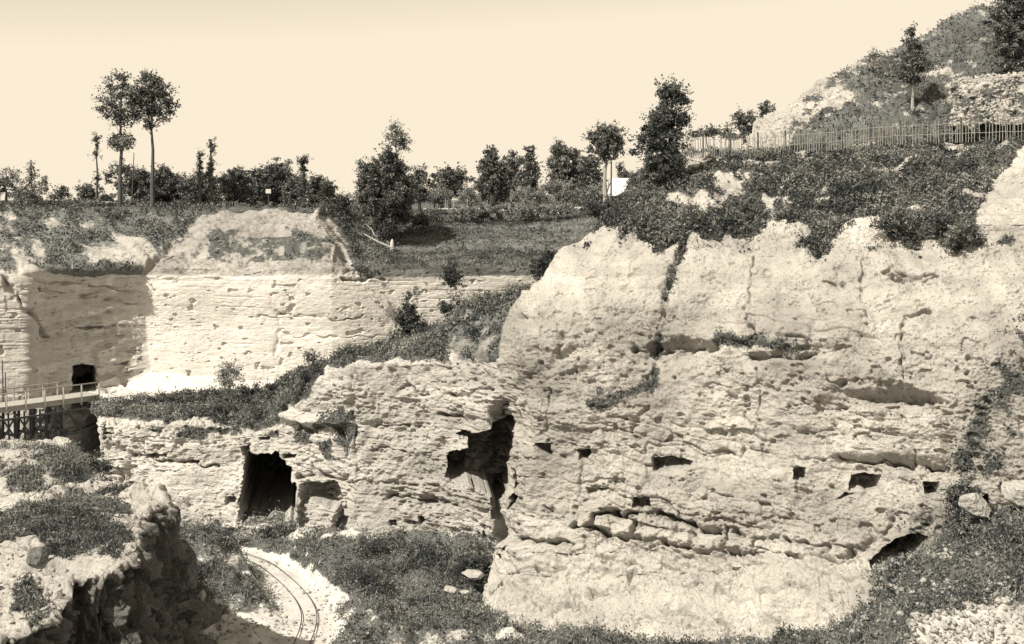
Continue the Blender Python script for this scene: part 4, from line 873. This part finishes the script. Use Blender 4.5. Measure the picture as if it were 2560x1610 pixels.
for (u, vt, ru, lab) in ((1085, 468, 34, 'low hedge bush left of the umbrella-shaped tree'), (1170, 470, 26, 'low hedge bush right of the umbrella-shaped tree'), (1395, 456, 44, 'large rounded bush beyond the road, left of its neighbour'), (1482, 466, 36, 'rounded bush beyond the road beside the pale trunk'), (1320, 470, 40, 'broad low bush under the slim pointed tree')):
    rv = (514 - vt) / 2
    tree('bush', (u, 514, 124), [(u, vt + rv, ru, rv), (u + ru * 0.4, vt + rv * 1.3, ru * 0.6, rv * 0.7)], lab, 'bush', 'bushes beyond the road', trunk=0.06, mat=M_LEAFL, dens=1.0)
tree('thicket', (1200, 555, 110), [(1200, 535, 40, 20), (1270, 535, 60, 20), (1340, 532, 60, 18), (1400, 525, 40, 12), (1150, 545, 30, 14)], 'long low bramble thicket on the grassy bank in front of the road', 'thicket', mat=M_LEAFL, trunk=0.05, dens=1.6, limbs=False)
tree('thicket', (1060, 575, 107), [(1050, 550, 40, 16), (1010, 560, 40, 20), (1090, 545, 25, 10)], 'dark low thicket at the right foot of the large dark tree', 'thicket', trunk=0.05, dens=1.1, limbs=False)
tree('flat_topped_tree', (1512, 522, 100), [(1515, 340, 30, 22), (1488, 345, 26, 16), (1540, 350, 30, 18), (1500, 372, 28, 16), (1530, 376, 30, 16), (1515, 392, 20, 12), (1520, 326, 34, 12)], 'flat-topped tree with a bare pale trunk beside the white-roofed shed', trunk=0.22, dens=1.4, leaf=0.2, bark=M_PBARK, trunk_top=(1514, 345))
tree('small_tree', (1553, 470, 145), [(1551, 425, 9, 22), (1565, 440, 18, 12), (1585, 445, 22, 14)], 'small dark tree peeping over the white-roofed shed', dens=1.2)
tree('tall_spruce', (1665, 500, 66), [(1668, 220, 26, 26), (1685, 250, 34, 30), (1665, 290, 48, 28), (1650, 330, 52, 26), (1660, 375, 55, 30), (1652, 410, 56, 28), (1678, 445, 62, 34), (1662, 478, 46, 22), (1690, 490, 50, 20), (1610, 345, 26, 16), (1700, 300, 26, 18)], 'tall ragged dark conifer at the left end of the picket fence', dark=0.6, trunk=0.22, dens=1.7, leaf=0.16, clumpr=0.2)
tree('round_tree', (1862, 345, 95), [(1858, 300, 26, 24), (1870, 320, 24, 18)], 'round dark tree beyond the fence, left of its smaller neighbour', dens=1.3, group='two round trees beyond the fence')
tree('round_tree', (1917, 330, 97), [(1917, 278, 18, 20), (1920, 298, 18, 14)], 'smaller round tree beyond the fence at the foot of the heap', dens=1.3, group='two round trees beyond the fence')
tree('hedge', (1770, 360, 88), [(1740, 335, 26, 10), (1790, 332, 40, 10), (1830, 340, 30, 12)], 'low hedge seen just over the left part of the picket fence', 'hedge', dens=1.4, limbs=False, trunk=0.04)
tree('young_pine', (2282, 287, 72), [(2278, 85, 12, 20), (2280, 115, 20, 22), (2285, 145, 34, 20), (2275, 170, 44, 18), (2295, 165, 40, 16), (2262, 190, 34, 14), (2285, 200, 26, 12)], 'young pine with a pale bare lower trunk on the spoil heap', 'pine tree', trunk=0.11, dens=1.3, leaf=0.14, bark=M_PBARK, trunk_top=(2280, 75))
tree('large_conifer', (2552, 205, 72), [(2540, 20, 60, 34), (2500, 55, 34, 24), (2560, 75, 70, 34), (2530, 120, 40, 30), (2575, 150, 50, 40), (2560, 190, 60, 26), (2500, 175, 40, 18)], 'large dark conifer cut by the top right corner of the picture', 'conifer', trunk=0.2, dens=1.6, leaf=0.17, trunk_top=(2556, -20))
tree('dark_shrub', (1492, 555, 66), [(1478, 520, 26, 16), (1505, 525, 26, 20), (1530, 538, 30, 18)], 'dark shrub perched on the very top of the right cliff nose', 'shrub', dark=0.45, trunk=0.05, dens=1.7, leaf=0.14)
# bushes on the bank
bk = [(1700, 560, 0), (1790, 560, 1), (1870, 545, 2), (1760, 450, 3), (2030, 610, 4), (2010, 500, 5), (2120, 520, 6), (2240, 555, 7), (2350, 560, 8), (2410, 590, 9), (2180, 440, 10), (2310, 470, 11), (2420, 420, 12), (2080, 410, 13), (1620, 560, 14), (1930, 460, 15), (2510, 360, 16)]
BKL = ['bush at the cliff edge right of the seam running down the cliff', 'wide bush on the cliff edge below the bare rock patch', 'bush beside the left rock tooth of the cliff edge', 'bush beside the bare pale rock patch under the fence', 'bush hanging in the notch between the two pale rock teeth', 'rounded bush in the middle of the bramble bank', 'bush above the right rock tooth', 'bush hanging down right of the right rock tooth', 'bush above the small pale outcrop in the brambles', 'bush at the lower right tip of the bramble bank', 'bush halfway up the bank below the young pine', 'bush in the right half of the bramble bank', 'bush near the right end of the bank under the fence', 'bush just under the middle of the picket fence', 'bush at the top of the dark seam in the cliff', 'dark bush left of the middle of the bramble bank', 'bush under the right end of the fence']
ii = np.arange(PR.shape[0] * PR.shape[1]).reshape(PR.shape[:2])
for u, v, q in bk:
    dd = (UR - u) ** 2 + (VR - v) ** 2 + 1e6 * (PR[..., 1] > 72); j = np.unravel_index(np.argmin(dd), dd.shape); Yb = float(PR[j][1]) - 0.15
    rr = 20 + (q * 7 % 5) * 6
    tree('bramble_bush', (u, v + rr * 0.4, Yb), [(u, v - rr * 0.2, rr, rr * 0.55), (u + rr * 0.7, v + rr * 0.1, rr * 0.6, rr * 0.4), (u - rr * 0.6, v + rr * 0.1, rr * 0.7, rr * 0.4)], BKL[q], 'bush', 'bushes on the bank above the right cliff', dark=(0.5, 1.1, 0.7, 1.3)[q % 4], trunk=0.03, dens=1.3, leaf=0.13, limbs=False)
# bushes inside the quarry
tree('dark_shrub', (1030, 868, 73.6), [(1022, 752, 9, 16), (1022, 775, 18, 18), (1018, 800, 32, 20), (1030, 825, 42, 24), (1042, 852, 54, 22), (1090, 855, 34, 18), (1010, 845, 30, 20)], 'pointed dark shrub halfway along the ramp', 'shrub', dark=0.45, trunk=0.08, dens=1.9, leaf=0.14)
tree('dark_shrub', (1130, 800, 73.6), [(1128, 775, 26, 20), (1150, 755, 8, 12), (1112, 768, 12, 14)], 'small bushy dark shrub near the top of the ramp', 'shrub', dark=0.45, trunk=0.05, dens=1.8, leaf=0.13)
tree('hanging_shrub', (1132, 668, 90), [(1130, 690, 26, 26), (1138, 712, 16, 14)], 'dark shrub hanging over the top edge of the back wall', 'shrub', dark=0.45, trunk=0.06, dens=1.5, leaf=0.17)
tree('hanging_shrub', (1358, 672, 88), [(1360, 660, 30, 22), (1350, 685, 22, 18), (1380, 640, 20, 20)], 'dark shrub where the back wall meets the right cliff', 'shrub', dark=0.45, trunk=0.06, dens=1.5, leaf=0.17)
tree('wall_shrub', (902, 690, 88), [(902, 675, 22, 16)], 'small grey shrub on the ledge at the top of the back wall', 'shrub', dark=0.45, trunk=0.04, dens=0.9, leaf=0.15, mat=M_LEAFL)
tree('dark_shrub', (785, 1005, 71.5), [(785, 955, 34, 30), (770, 985, 34, 24), (800, 935, 24, 20)], 'dense dark shrub where the ramp starts, above the tunnel', 'shrub', dark=0.45, trunk=0.07, dens=1.9, leaf=0.13)
tree('bare_shrub', (780, 925, 74), [(765, 890, 14, 10), (780, 900, 16, 16), (798, 885, 14, 10)], 'twiggy half-bare shrub sticking up behind the dense dark shrub', 'shrub', dark=0.45, trunk=0.04, dens=0.35, leaf=0.13)
tree('wispy_bush', (570, 975, 79), [(560, 935, 26, 26), (585, 925, 20, 26), (575, 955, 36, 18)], 'wispy pale bush in front of the bright back wall', 'bush', trunk=0.04, dens=0.4, leaf=0.12, mat=M_LEAFL)
for i, (u, v, Y, ru, rv) in enumerate(((420, 1005, 80, 40, 18), (490, 1010, 79, 36, 16), (540, 1030, 76, 40, 22), (640, 990, 78, 44, 24), (700, 975, 77, 34, 24), (330, 1042, 77, 40, 12), (720, 1030, 72, 26, 30), (870, 885, 72, 30, 12), (930, 880, 71, 34, 14))):
    tree('low_bush', (u, v + rv, Y), [(u, v, ru, rv), (u + ru * 0.5, v + rv * 0.3, ru * 0.6, rv * 0.7), (u - ru * 0.5, v + rv * 0.2, ru * 0.6, rv * 0.7)],
         ['low dark bush on the bench nearest the bright talus', 'low dark bush second along the bench edge', 'bush spilling over the bench edge above the bright wall', 'wide dark bush below the wispy pale bush', 'dark bush left of the dense shrub at the ramp start', 'flat bush near the bridge end of the bench', 'bush hanging over the wall just above the tunnel', 'small bush low on the ramp', 'small bush on the lower ramp beside its twin'][i], 'bush', 'bushes on the middle bench', dark=0.6, trunk=0.04, dens=1.3, leaf=0.14, limbs=False)
# shrubs round the foreground
for i, (u, v, Y, ru, rv, mt) in enumerate(((240, 1160, 66, 38, 26, 0), (960, 1375, 63, 70, 34, 0), (1070, 1400, 62, 80, 40, 0), (1190, 1420, 60.5, 60, 40, 0), (860, 1350, 66, 40, 20, 0), (700, 1325, 69, 60, 14, 0), (540, 1325, 69, 60, 14, 0),
                                       (2290, 1480, 47.5, 70, 60, 0), (2190, 1530, 48, 60, 36, 0), (2080, 1600, 48, 50, 24, 0), (2420, 1330, 48, 50, 50, 0), (2400, 1230, 50, 36, 50, 0), (1540, 1606, 48, 90, 16, 0), (1400, 1612, 48, 60, 12, 0))):
    tree('scrub_bush', (u, v + rv * 0.9, Y), [(u, v, ru * 0.8, rv * 0.8), (u + ru * 0.5, v + rv * 0.35, ru * 0.55, rv * 0.6), (u - ru * 0.5, v + rv * 0.3, ru * 0.55, rv * 0.6)],
         ['spiky bush growing below the end of the trestle bridge', 'dark bush at the foot of the wall right of the tunnel alcove', 'large dark bush in the middle of the shaded scrub', 'dark bush against the foot of the right cliff', 'low bush just right of the tunnel mouth', 'low bush in front of the tunnel mouth', 'low bush left of the tunnel mouth',
          'large dark bush on the lower right slope', 'dark bush left of the large one on the lower right slope', 'bush at the bottom of the bright lower cliff, right side', 'bush below the pale block at the right edge', 'thin upright bush against the cliff near the right edge', 'wide low bush at the bottom centre of the picture', 'low bush left of the wide one at bottom centre'][i],
         'bush', 'scrub bushes on the quarry floor and slope', trunk=0.04, dark=0.5 if i in (1, 2, 3, 7, 8, 9, 12) else 0.9, dens=1.3, leaf=0.12, limbs=False)

# ================================================================ ROCKS
def rock(name, u, v, Y, ru, rv, label, mat=M_STONE, seed=0, cat='rock', group=None, dep=None):
    rs = np.random.RandomState(seed + 400); k = Y / F_PX; rx, rz = ru * k, rv * k; ry = dep or (rx + rz) * 0.5
    import bmesh
    bm = bmesh.new(); bmesh.ops.create_icosphere(bm, subdivisions=4, radius=1.0)
    P = np.array([tuple(v_.co) for v_ in bm.verts])
    # facet: cut by random planes
    for _ in range(16):
        nrm = rs.normal(size=3); nrm /= np.linalg.norm(nrm); dd = P @ nrm; lim = 0.48 + 0.28 * rs.rand()
        P -= np.maximum(dd - lim, 0)[:, None] * nrm * 0.92
    P = P * (1 + 0.07 * fbm(P + seed, 0.5, 3, seed)[:, None]) * np.array([rx, ry, rz]) * 1.45
    for v_, c in zip(bm.verts, P): v_.co = c
    me = bpy.data.meshes.new(name); bm.to_mesh(me); bm.free(); me.materials.append(mat)
    o = bpy.data.objects.new(name, me); o.location = at(u, v, Y); o.rotation_euler = (0, 0.2 * rs.normal(), 0); link(o)
    return tag(o, label, cat, group)
GR = 'loose stones on the quarry floor'
rock('boulder', 428, 1430, 50, 62, 56, 'big dark rounded boulder right of the foreground rock edge', M_DSTONE, 1, dep=1.3)
rock('boulder', 470, 1545, 50, 58, 46, 'second dark boulder below the big one, beside the pale floor', M_DSTONE, 2, dep=1.2)
rock('stone', 536, 1532, 56, 16, 10, 'white stone between the dark boulders and the track', M_STONE, 3, group=GR)
rock('stone', 506, 1490, 55, 9, 16, 'upright pale stone leaning on the big dark boulder', M_STONE, 4, group=GR)
rock('stone', 1125, 1474, 58, 15, 8, 'rounded white stone in the dark weeds, left one', M_STONE, 5, group=GR)
rock('stone', 1163, 1480, 57.5, 10, 6, 'small white stone just right of the rounded one in the dark weeds', M_STONE, 6, group=GR)
rock('stone', 1185, 1436, 59, 24, 9, 'long tilted pale slab in the dark weeds', M_STONE, 7, group=GR)
rock('stone', 1238, 1475, 57, 14, 20, 'pale pointed stone at the corner of the right cliff', M_STONE, 8, group=GR)
rock('stone', 1008, 1595, 53, 24, 18, 'pale pointed stone at the bottom edge of the picture', M_STONE, 9, group=GR)
rock('boulder', 2368, 1412, 47, 30, 42, 'pale upright boulder among scrub at lower right', M_STONE, 10)
rock('boulder', 2532, 1440, 45, 34, 28, 'rounded pale boulder near the right edge', M_STONE, 11)
rock('boulder', 2552, 1232, 47.5, 36, 34, 'bright squarish block at the right edge, above the scrub', M_STONE, 12)
rock('boulder', 2440, 1265, 48.5, 34, 24, 'rounded block below the small cave near the right edge', M_STONE, 13)
rock('boulder', 232, 1215, 50.5, 30, 18, 'rounded pale hump of rock on the left bench', M_STONE, 14)
rs_ = np.random.RandomState(77)
for i in range(26):
    u = 2290 + rs_.rand() * 270; v = 1520 + rs_.rand() * 85
    rock('rubble_stone', u, v, 45.5 - (v - 1520) / 40, 6 + 9 * rs_.rand(), 4 + 7 * rs_.rand(), 'small pale rubble stone on the bottom right slope', M_STONE, 20 + i, 'stone', 'pale rubble stones on the bottom right slope')
# cut block on the left bench
dd = (UF - 92) ** 2 + (VF - 1404) ** 2 + 1e6 * ((PF[..., 1] < 38.5) | (PF[..., 1] > 42) | (nF[..., 2] < 0.7)); B = Vector(PF2[np.unravel_index(np.argmin(dd), dd.shape)]); o = rock('stone_block', 92, 1404, 40.5, 27, 15, 'low flat-topped block of cut stone on the pale left bench', M_DSTONE, 61, 'stone block', dep=0.35); o.location = B + Vector((0, 0, 0.04))

# ================================================================ TRESTLE BRIDGE
A = at(-120, 1036, 74.6); Bq = at(232, 987, 81.6); A.z = Bq.z = -13.15
t = thing('trestle_bridge', A, 'timber trestle footbridge with railings crossing to the cave mouth at left', 'bridge')
dr_ = (Bq - A); Ln = dr_.length; dh = dr_.normalized(); side = Vector((dh.y, -dh.x, 0)); loc = lambda s, w_, z: Vector((dh.x * s + side.x * w_, dh.y * s + side.y * w_, z))
mb = MB(); 
n = int(Ln / 0.24)
for i in range(n):
    s = (i + 0.5) * Ln / n; mb.bar(loc(s, -0.95, 0.0), loc(s, 0.95, 0.0), Ln / n - 0.03, 0.06)
mb.build('deck', M_WOOD, t)
for w_ in (-0.8, 0.8):
    mb = MB(); mb.bar(loc(0, w_, -0.19), loc(Ln, w_, -0.19), 0.2, 0.30); mb.build('beam', M_WOOD, t)
for w_ in (-0.98, 0.98):
    e = Ln if w_ > 0 else Ln * 0.80
    mb = MB(); mb.bar(loc(0, w_, 0.86), loc(e, w_, 0.86), 0.08, 0.07); mb.build('handrail', M_WOOD, t)
    for i in range(8):
        s = 0.4 + i * (e - 0.5) / 7
        mb = MB(); mb.bar(loc(s, w_ + (0.06 if w_ > 0 else -0.06), -0.5), loc(s, w_ + (0.06 if w_ > 0 else -0.06), 0.82), 0.09, 0.09); mb.build('railing_post', M_WOOD, t)
for i in range(7):
    s = 0.5 + i * (Ln - 3.2) / 6; b = MB()
    for w_ in (-0.8, 0.8):
        b.tube([loc(s, w_, -0.36), loc(s, w_ * 1.5, -6.8)], [0.10, 0.12], 7)
    b.bar(loc(s + 0.14, -0.95, -2.0), loc(s + 0.14, 0.95, -2.0), 0.1, 0.14); b.bar(loc(s + 0.14, -1.1, -3.8), loc(s + 0.14, 1.1, -3.8), 0.1, 0.14)
    b.build('trestle_leg', M_DWOOD, t)
for z in (-0.75, -2.25, -3.1):
    mb = MB(); mb.bar(loc(0, 1.25, z), loc(Ln - 1.2, 1.25, z), 0.1, 0.12); mb.build('waling', M_DWOOD, t)
for i in range(6):
    s0 = 0.5 + i * (Ln - 3.2) / 6; s1 = 0.5 + (i + 1) * (Ln - 3.2) / 6
    mb = MB(); mb.bar(loc(s0, 1.02, -0.5), loc(s1, 1.12, -2.2), 0.08, 0.1); mb.bar(loc(s1, 1.02, -0.5), loc(s0, 1.12, -2.2), 0.07, 0.1)
    mb.bar(loc(s0, 1.4, -2.3), loc(s1, 1.45, -4.4), 0.08, 0.1); mb.bar(loc(s1, 1.38, -2.3), loc(s0, 1.45, -4.2), 0.07, 0.09); mb.bar(loc((s0 + s1) / 2, 1.0, -0.4), loc((s0 + s1) / 2, 1.3, -4.4), 0.09, 0.09); mb.build('cross_brace', M_DWOOD, t)
mb = MB(); mb.bar(loc(Ln - 2.6, 1.3, -0.6), loc(Ln - 1.0, 1.3, -2.9), 0.1, 0.12); mb.bar(loc(Ln - 2.9, 1.35, -1.9), loc(Ln - 1.2, 1.35, -1.7), 0.1, 0.14); mb.build('abutment_strut', M_DWOOD, t)
# mast beside the bridge
for (u, vt, lab) in ((8, 900, 'thin leaning mast behind the left end of the bridge, left one'), (15, 930, 'thin leaning mast behind the left end of the bridge, right one')):
    B = at(u, 1010, 79); mb = MB(); tp = at(u - 2, vt, 79); mb.tube([(0, 0, -0.4), tuple(tp - B)], [0.05, 0.035], 6); o = mb.build('mast', M_DWOOD); o.location = B; tag(o, lab, 'mast', 'masts beside the bridge')

# ================================================================ PICKET FENCE
fl_pts = [(1625, 398, 70.8), (1700, 388, 70), (1800, 386, 69.2), (1900, 384, 68.6), (2000, 376, 67.6), (2100, 368, 66.6), (2200, 358, 65.6), (2300, 354, 64.6), (2400, 350, 63.6), (2520, 346, 62.6), (2640, 342, 61.6)]
fp = [at(*p) for p in fl_pts]
for p in fp: p.z += 0.12; p.y -= 0.3
acc = [0]
for a, b_ in zip(fp[:-1], fp[1:]): acc.append(acc[-1] + (b_ - a).length)
def fpos(s):
    for i in range(len(fp) - 1):
        if s <= acc[i + 1]: return fp[i].lerp(fp[i + 1], (s - acc[i]) / (acc[i + 1] - acc[i]))
    return fp[-1].copy()
t = thing('picket_fence', fp[0], 'long rustic chestnut picket fence along the top of the right bank', 'fence')
rs_ = random.Random(9); tot = acc[-1]
nseg = 9
for g in range(nseg):
    mb = MB(); s = g * tot / nseg
    while s < (g + 1) * tot / nseg:
        p = fpos(s) - fp[0]; h = 0.98 + rs_.uniform(-0.12, 0.14); dx_ = rs_.uniform(-0.06, 0.06)
        if rs_.random() > 0.06: mb.tube([p + Vector((0, 0, -0.25)), p + Vector((dx_ * 0.6, 0, h * 0.6)), p + Vector((dx_, 0, h))], [0.024, 0.022, 0.010], 4)
        s += rs_.uniform(0.10, 0.17)
    pk = mb.build('pickets', M_PALE, t)
for z in (0.22, 0.74):
    mb = MB(); pth_ = [fpos(i * tot / 60) - fp[0] + Vector((0, 0.03, z + 0.02 * math.sin(i * 1.7))) for i in range(61)]; mb.tube(pth_, 0.014, 4); mb.build('wire_rail', M_WOOD, t)
for i in range(15):
    p = fpos(i * tot / 14.01) - fp[0]; mb = MB(); mb.tube([p + Vector((0.05, 0.06, -0.3)), p + Vector((0.03, 0.06, 1.08))], [0.06, 0.05], 6); mb.build('post', M_DWOOD, t)

# ================================================================ RAIL TRACK
zc = -19.93
t = thing('rail_track', floorpt(*RAILC[5]), 'narrow-gauge rail track curving over the quarry floor toward the tunnel', 'rail track'); o0 = t.location.copy()
ctr = [Vector((x_, y_, zc)) for x_, y_ in rail_xy]
def dense(pts, n=8):
    out = []
    for i in range(len(pts) - 1):
        p0 = pts[max(i - 1, 0)]; p1 = pts[i]; p2 = pts[i + 1]; p3 = pts[min(i + 2, len(pts) - 1)]
        for j in range(n):
            s = j / n; out.append(0.5 * ((2 * p1) + (-p0 + p2) * s + (2 * p0 - 5 * p1 + 4 * p2 - p3) * s * s + (-p0 + 3 * p1 - 3 * p2 + p3) * s ** 3))
    out.append(pts[-1]); return out
cd = dense(ctr)
for sgn in (-1, 1):
    mb = MB(); pth_ = []
    for i in range(len(cd)):
        tt_ = (cd[min(i + 1, len(cd) - 1)] - cd[max(i - 1, 0)]).normalized(); nn = Vector((-tt_.y, tt_.x, 0)); pth_.append(cd[i] + nn * 0.36 * sgn - o0 + Vector((0, 0, 0.06)))
    mb.tube(pth_, 0.026, 4); mb.build('rail', M_IRON, t)
# ================================================================ SMALL PLATEAU OBJECTS
# shed
B = at(1570, 500, 132); B.z = -0.7; t = thing('shed', B, 'small low shed with a white pitched roof behind the tall conifer', 'shed')
k = 132 / F_PX
mb = MB(); V8 = [(-2.0, 0, 0), (3.4, 0, 0), (3.4, 3.2, 0), (-2.0, 3.2, 0), (-2.0, 0, 1.35), (3.4, 0, 1.35), (3.4, 3.2, 1.35), (-2.0, 3.2, 1.35), (-2.0, 1.6, 3.0), (3.4, 1.6, 3.0)]
mb.add(V8, [(0, 1, 5, 4), (1, 2, 6, 5), (2, 3, 7, 6), (3, 0, 4, 7), (4, 7, 8, 8), (5, 9, 6, 6)]); mb.build('walls', M_WALL, t)
mb = MB(); 
mb.add([(-2.35, -0.3, 1.22), (3.7, -0.3, 1.22), (3.5, 1.6, 3.14), (-1.6, 1.6, 3.14), (-2.35, -0.3, 1.14), (3.7, -0.3, 1.14), (3.5, 1.6, 3.04), (-1.6, 1.6, 3.04)], [(0, 1, 2, 3), (7, 6, 5, 4), (0, 4, 5, 1), (1, 5, 6, 2), (3, 7, 4, 0)])
mb.add([(-2.35, 3.5, 1.22), (3.7, 3.5, 1.22), (3.5, 1.62, 3.14), (-1.6, 1.62, 3.14)], [(3, 2, 1, 0)]); mb.build('roof', M_ROOF, t)
# pole beside the flat-topped tree
B = at(1527, 540, 98); mb = MB(); mb.tube([(0, 0, -0.3), (0.05, 0, 4.5)], [0.09, 0.06], 6); o = mb.build('telegraph_pole', M_DWOOD); o.location = B; tag(o, 'thin dark pole just right of the pale-trunked flat-topped tree', 'pole')
B = at(329, 512, 101); mb = MB(); mb.tube([(0, 0, -0.3), (0.2, 0, 4.4)], [0.06, 0.03], 6); o = mb.build('bare_pole', M_BARK); o.location = B; tag(o, 'thin bare pole standing between the two tall trees', 'pole')
# sign
B = at(671, 512, 101.5); t = thing('sign', B, 'small blank white board on a post in front of the tree row', 'sign')
mb = MB(); mb.tube([(0, 0, -0.2), (0, 0, 1.2)], 0.04, 6); mb.build('post', M_DWOOD, t)
mb = MB(); mb.bar((-0.22, -0.05, 1.15), (0.22, -0.05, 1.15), 0.03, 0.36); mb.build('board', M_PAINT, t)
# white rail along the plateau edge
a = at(138, 512, 100.5); b_ = at(296, 515, 100.2); t = thing('rail_fence', a, 'low white rail fence left of the tall trees', 'fence')
mb = MB(); mb.bar((0, 0, 0.42), tuple(b_ - a + Vector((0, 0, 0.30))), 0.05, 0.08); mb.build('rail', M_PAINT, t)
for i in range(5):
    p = (b_ - a) * (i / 4); mb = MB(); mb.bar(p + Vector((0, 0.05, -0.2)), p + Vector((0, 0.05, 0.42)), 0.07, 0.07); mb.build('post', M_PAINT, t)
# ledge posts left
for (u, lab) in ((140, 'left small white post on the ledge of the left wall'), (181, 'right small white post on the ledge of the left wall')):
    B = at(u, 676, 84); mb = MB(); mb.tube([(0, 0, -0.2), (0, 0, 0.5)], 0.04, 6); o = mb.build('marker_post', M_PAINT); o.location = B; tag(o, lab, 'post', 'white posts on the left ledge')
# fence posts by the road trunks
for (u, lab) in ((1113, 'leftmost of three thin pale posts beside the road'), (1134, 'middle one of three thin pale posts beside the road'), (1168, 'rightmost of three thin pale posts beside the road')):
    B = at(u, 520, 121); mb = MB(); mb.tube([(0, 0, -0.2), (0.03, 0, 0.95)], 0.05, 6); o = mb.build('road_post', M_PBARK); o.location = B; tag(o, lab, 'post', 'pale posts beside the road')
# log and marker on the grassy bank
a = at(910, 588, 100.3); b_ = at(980, 622, 99.6); mb = MB(); mb.tube([(0, 0, 0.1), tuple((b_ - a) * 0.5 + Vector((0, 0, 0.02))), tuple(b_ - a + Vector((0, 0, 0.1)))], [0.05, 0.07, 0.08], 8); o = mb.build('log', M_WOOD); o.location = a; tag(o, 'long pale stripped log lying down the dark gully right of the mound', 'log')
a = at(914, 560, 101.5); mb = MB(); mb.tube([(0, 0, 0), tuple(at(930, 574, 101.3) - a), tuple(at(936, 588, 101) - a), tuple(at(944, 592, 101) - a)], [0.025, 0.04, 0.045, 0.03], 6); o = mb.build('branch', M_WOOD); o.location = a; tag(o, 'crooked pale branch above the stripped log', 'branch')
B = at(980, 614, 101.5); mb = MB(); mb.tube([(0, 0, -0.3), (0, 0, 0.15), (0.02, 0, 0.42), (0.02, 0, 0.56)], [0.17, 0.16, 0.10, 0.03], 8); o = mb.build('boundary_stone', M_PAINT); o.location = B; tag(o, 'small white boundary stone at the lower end of the log', 'boundary stone')
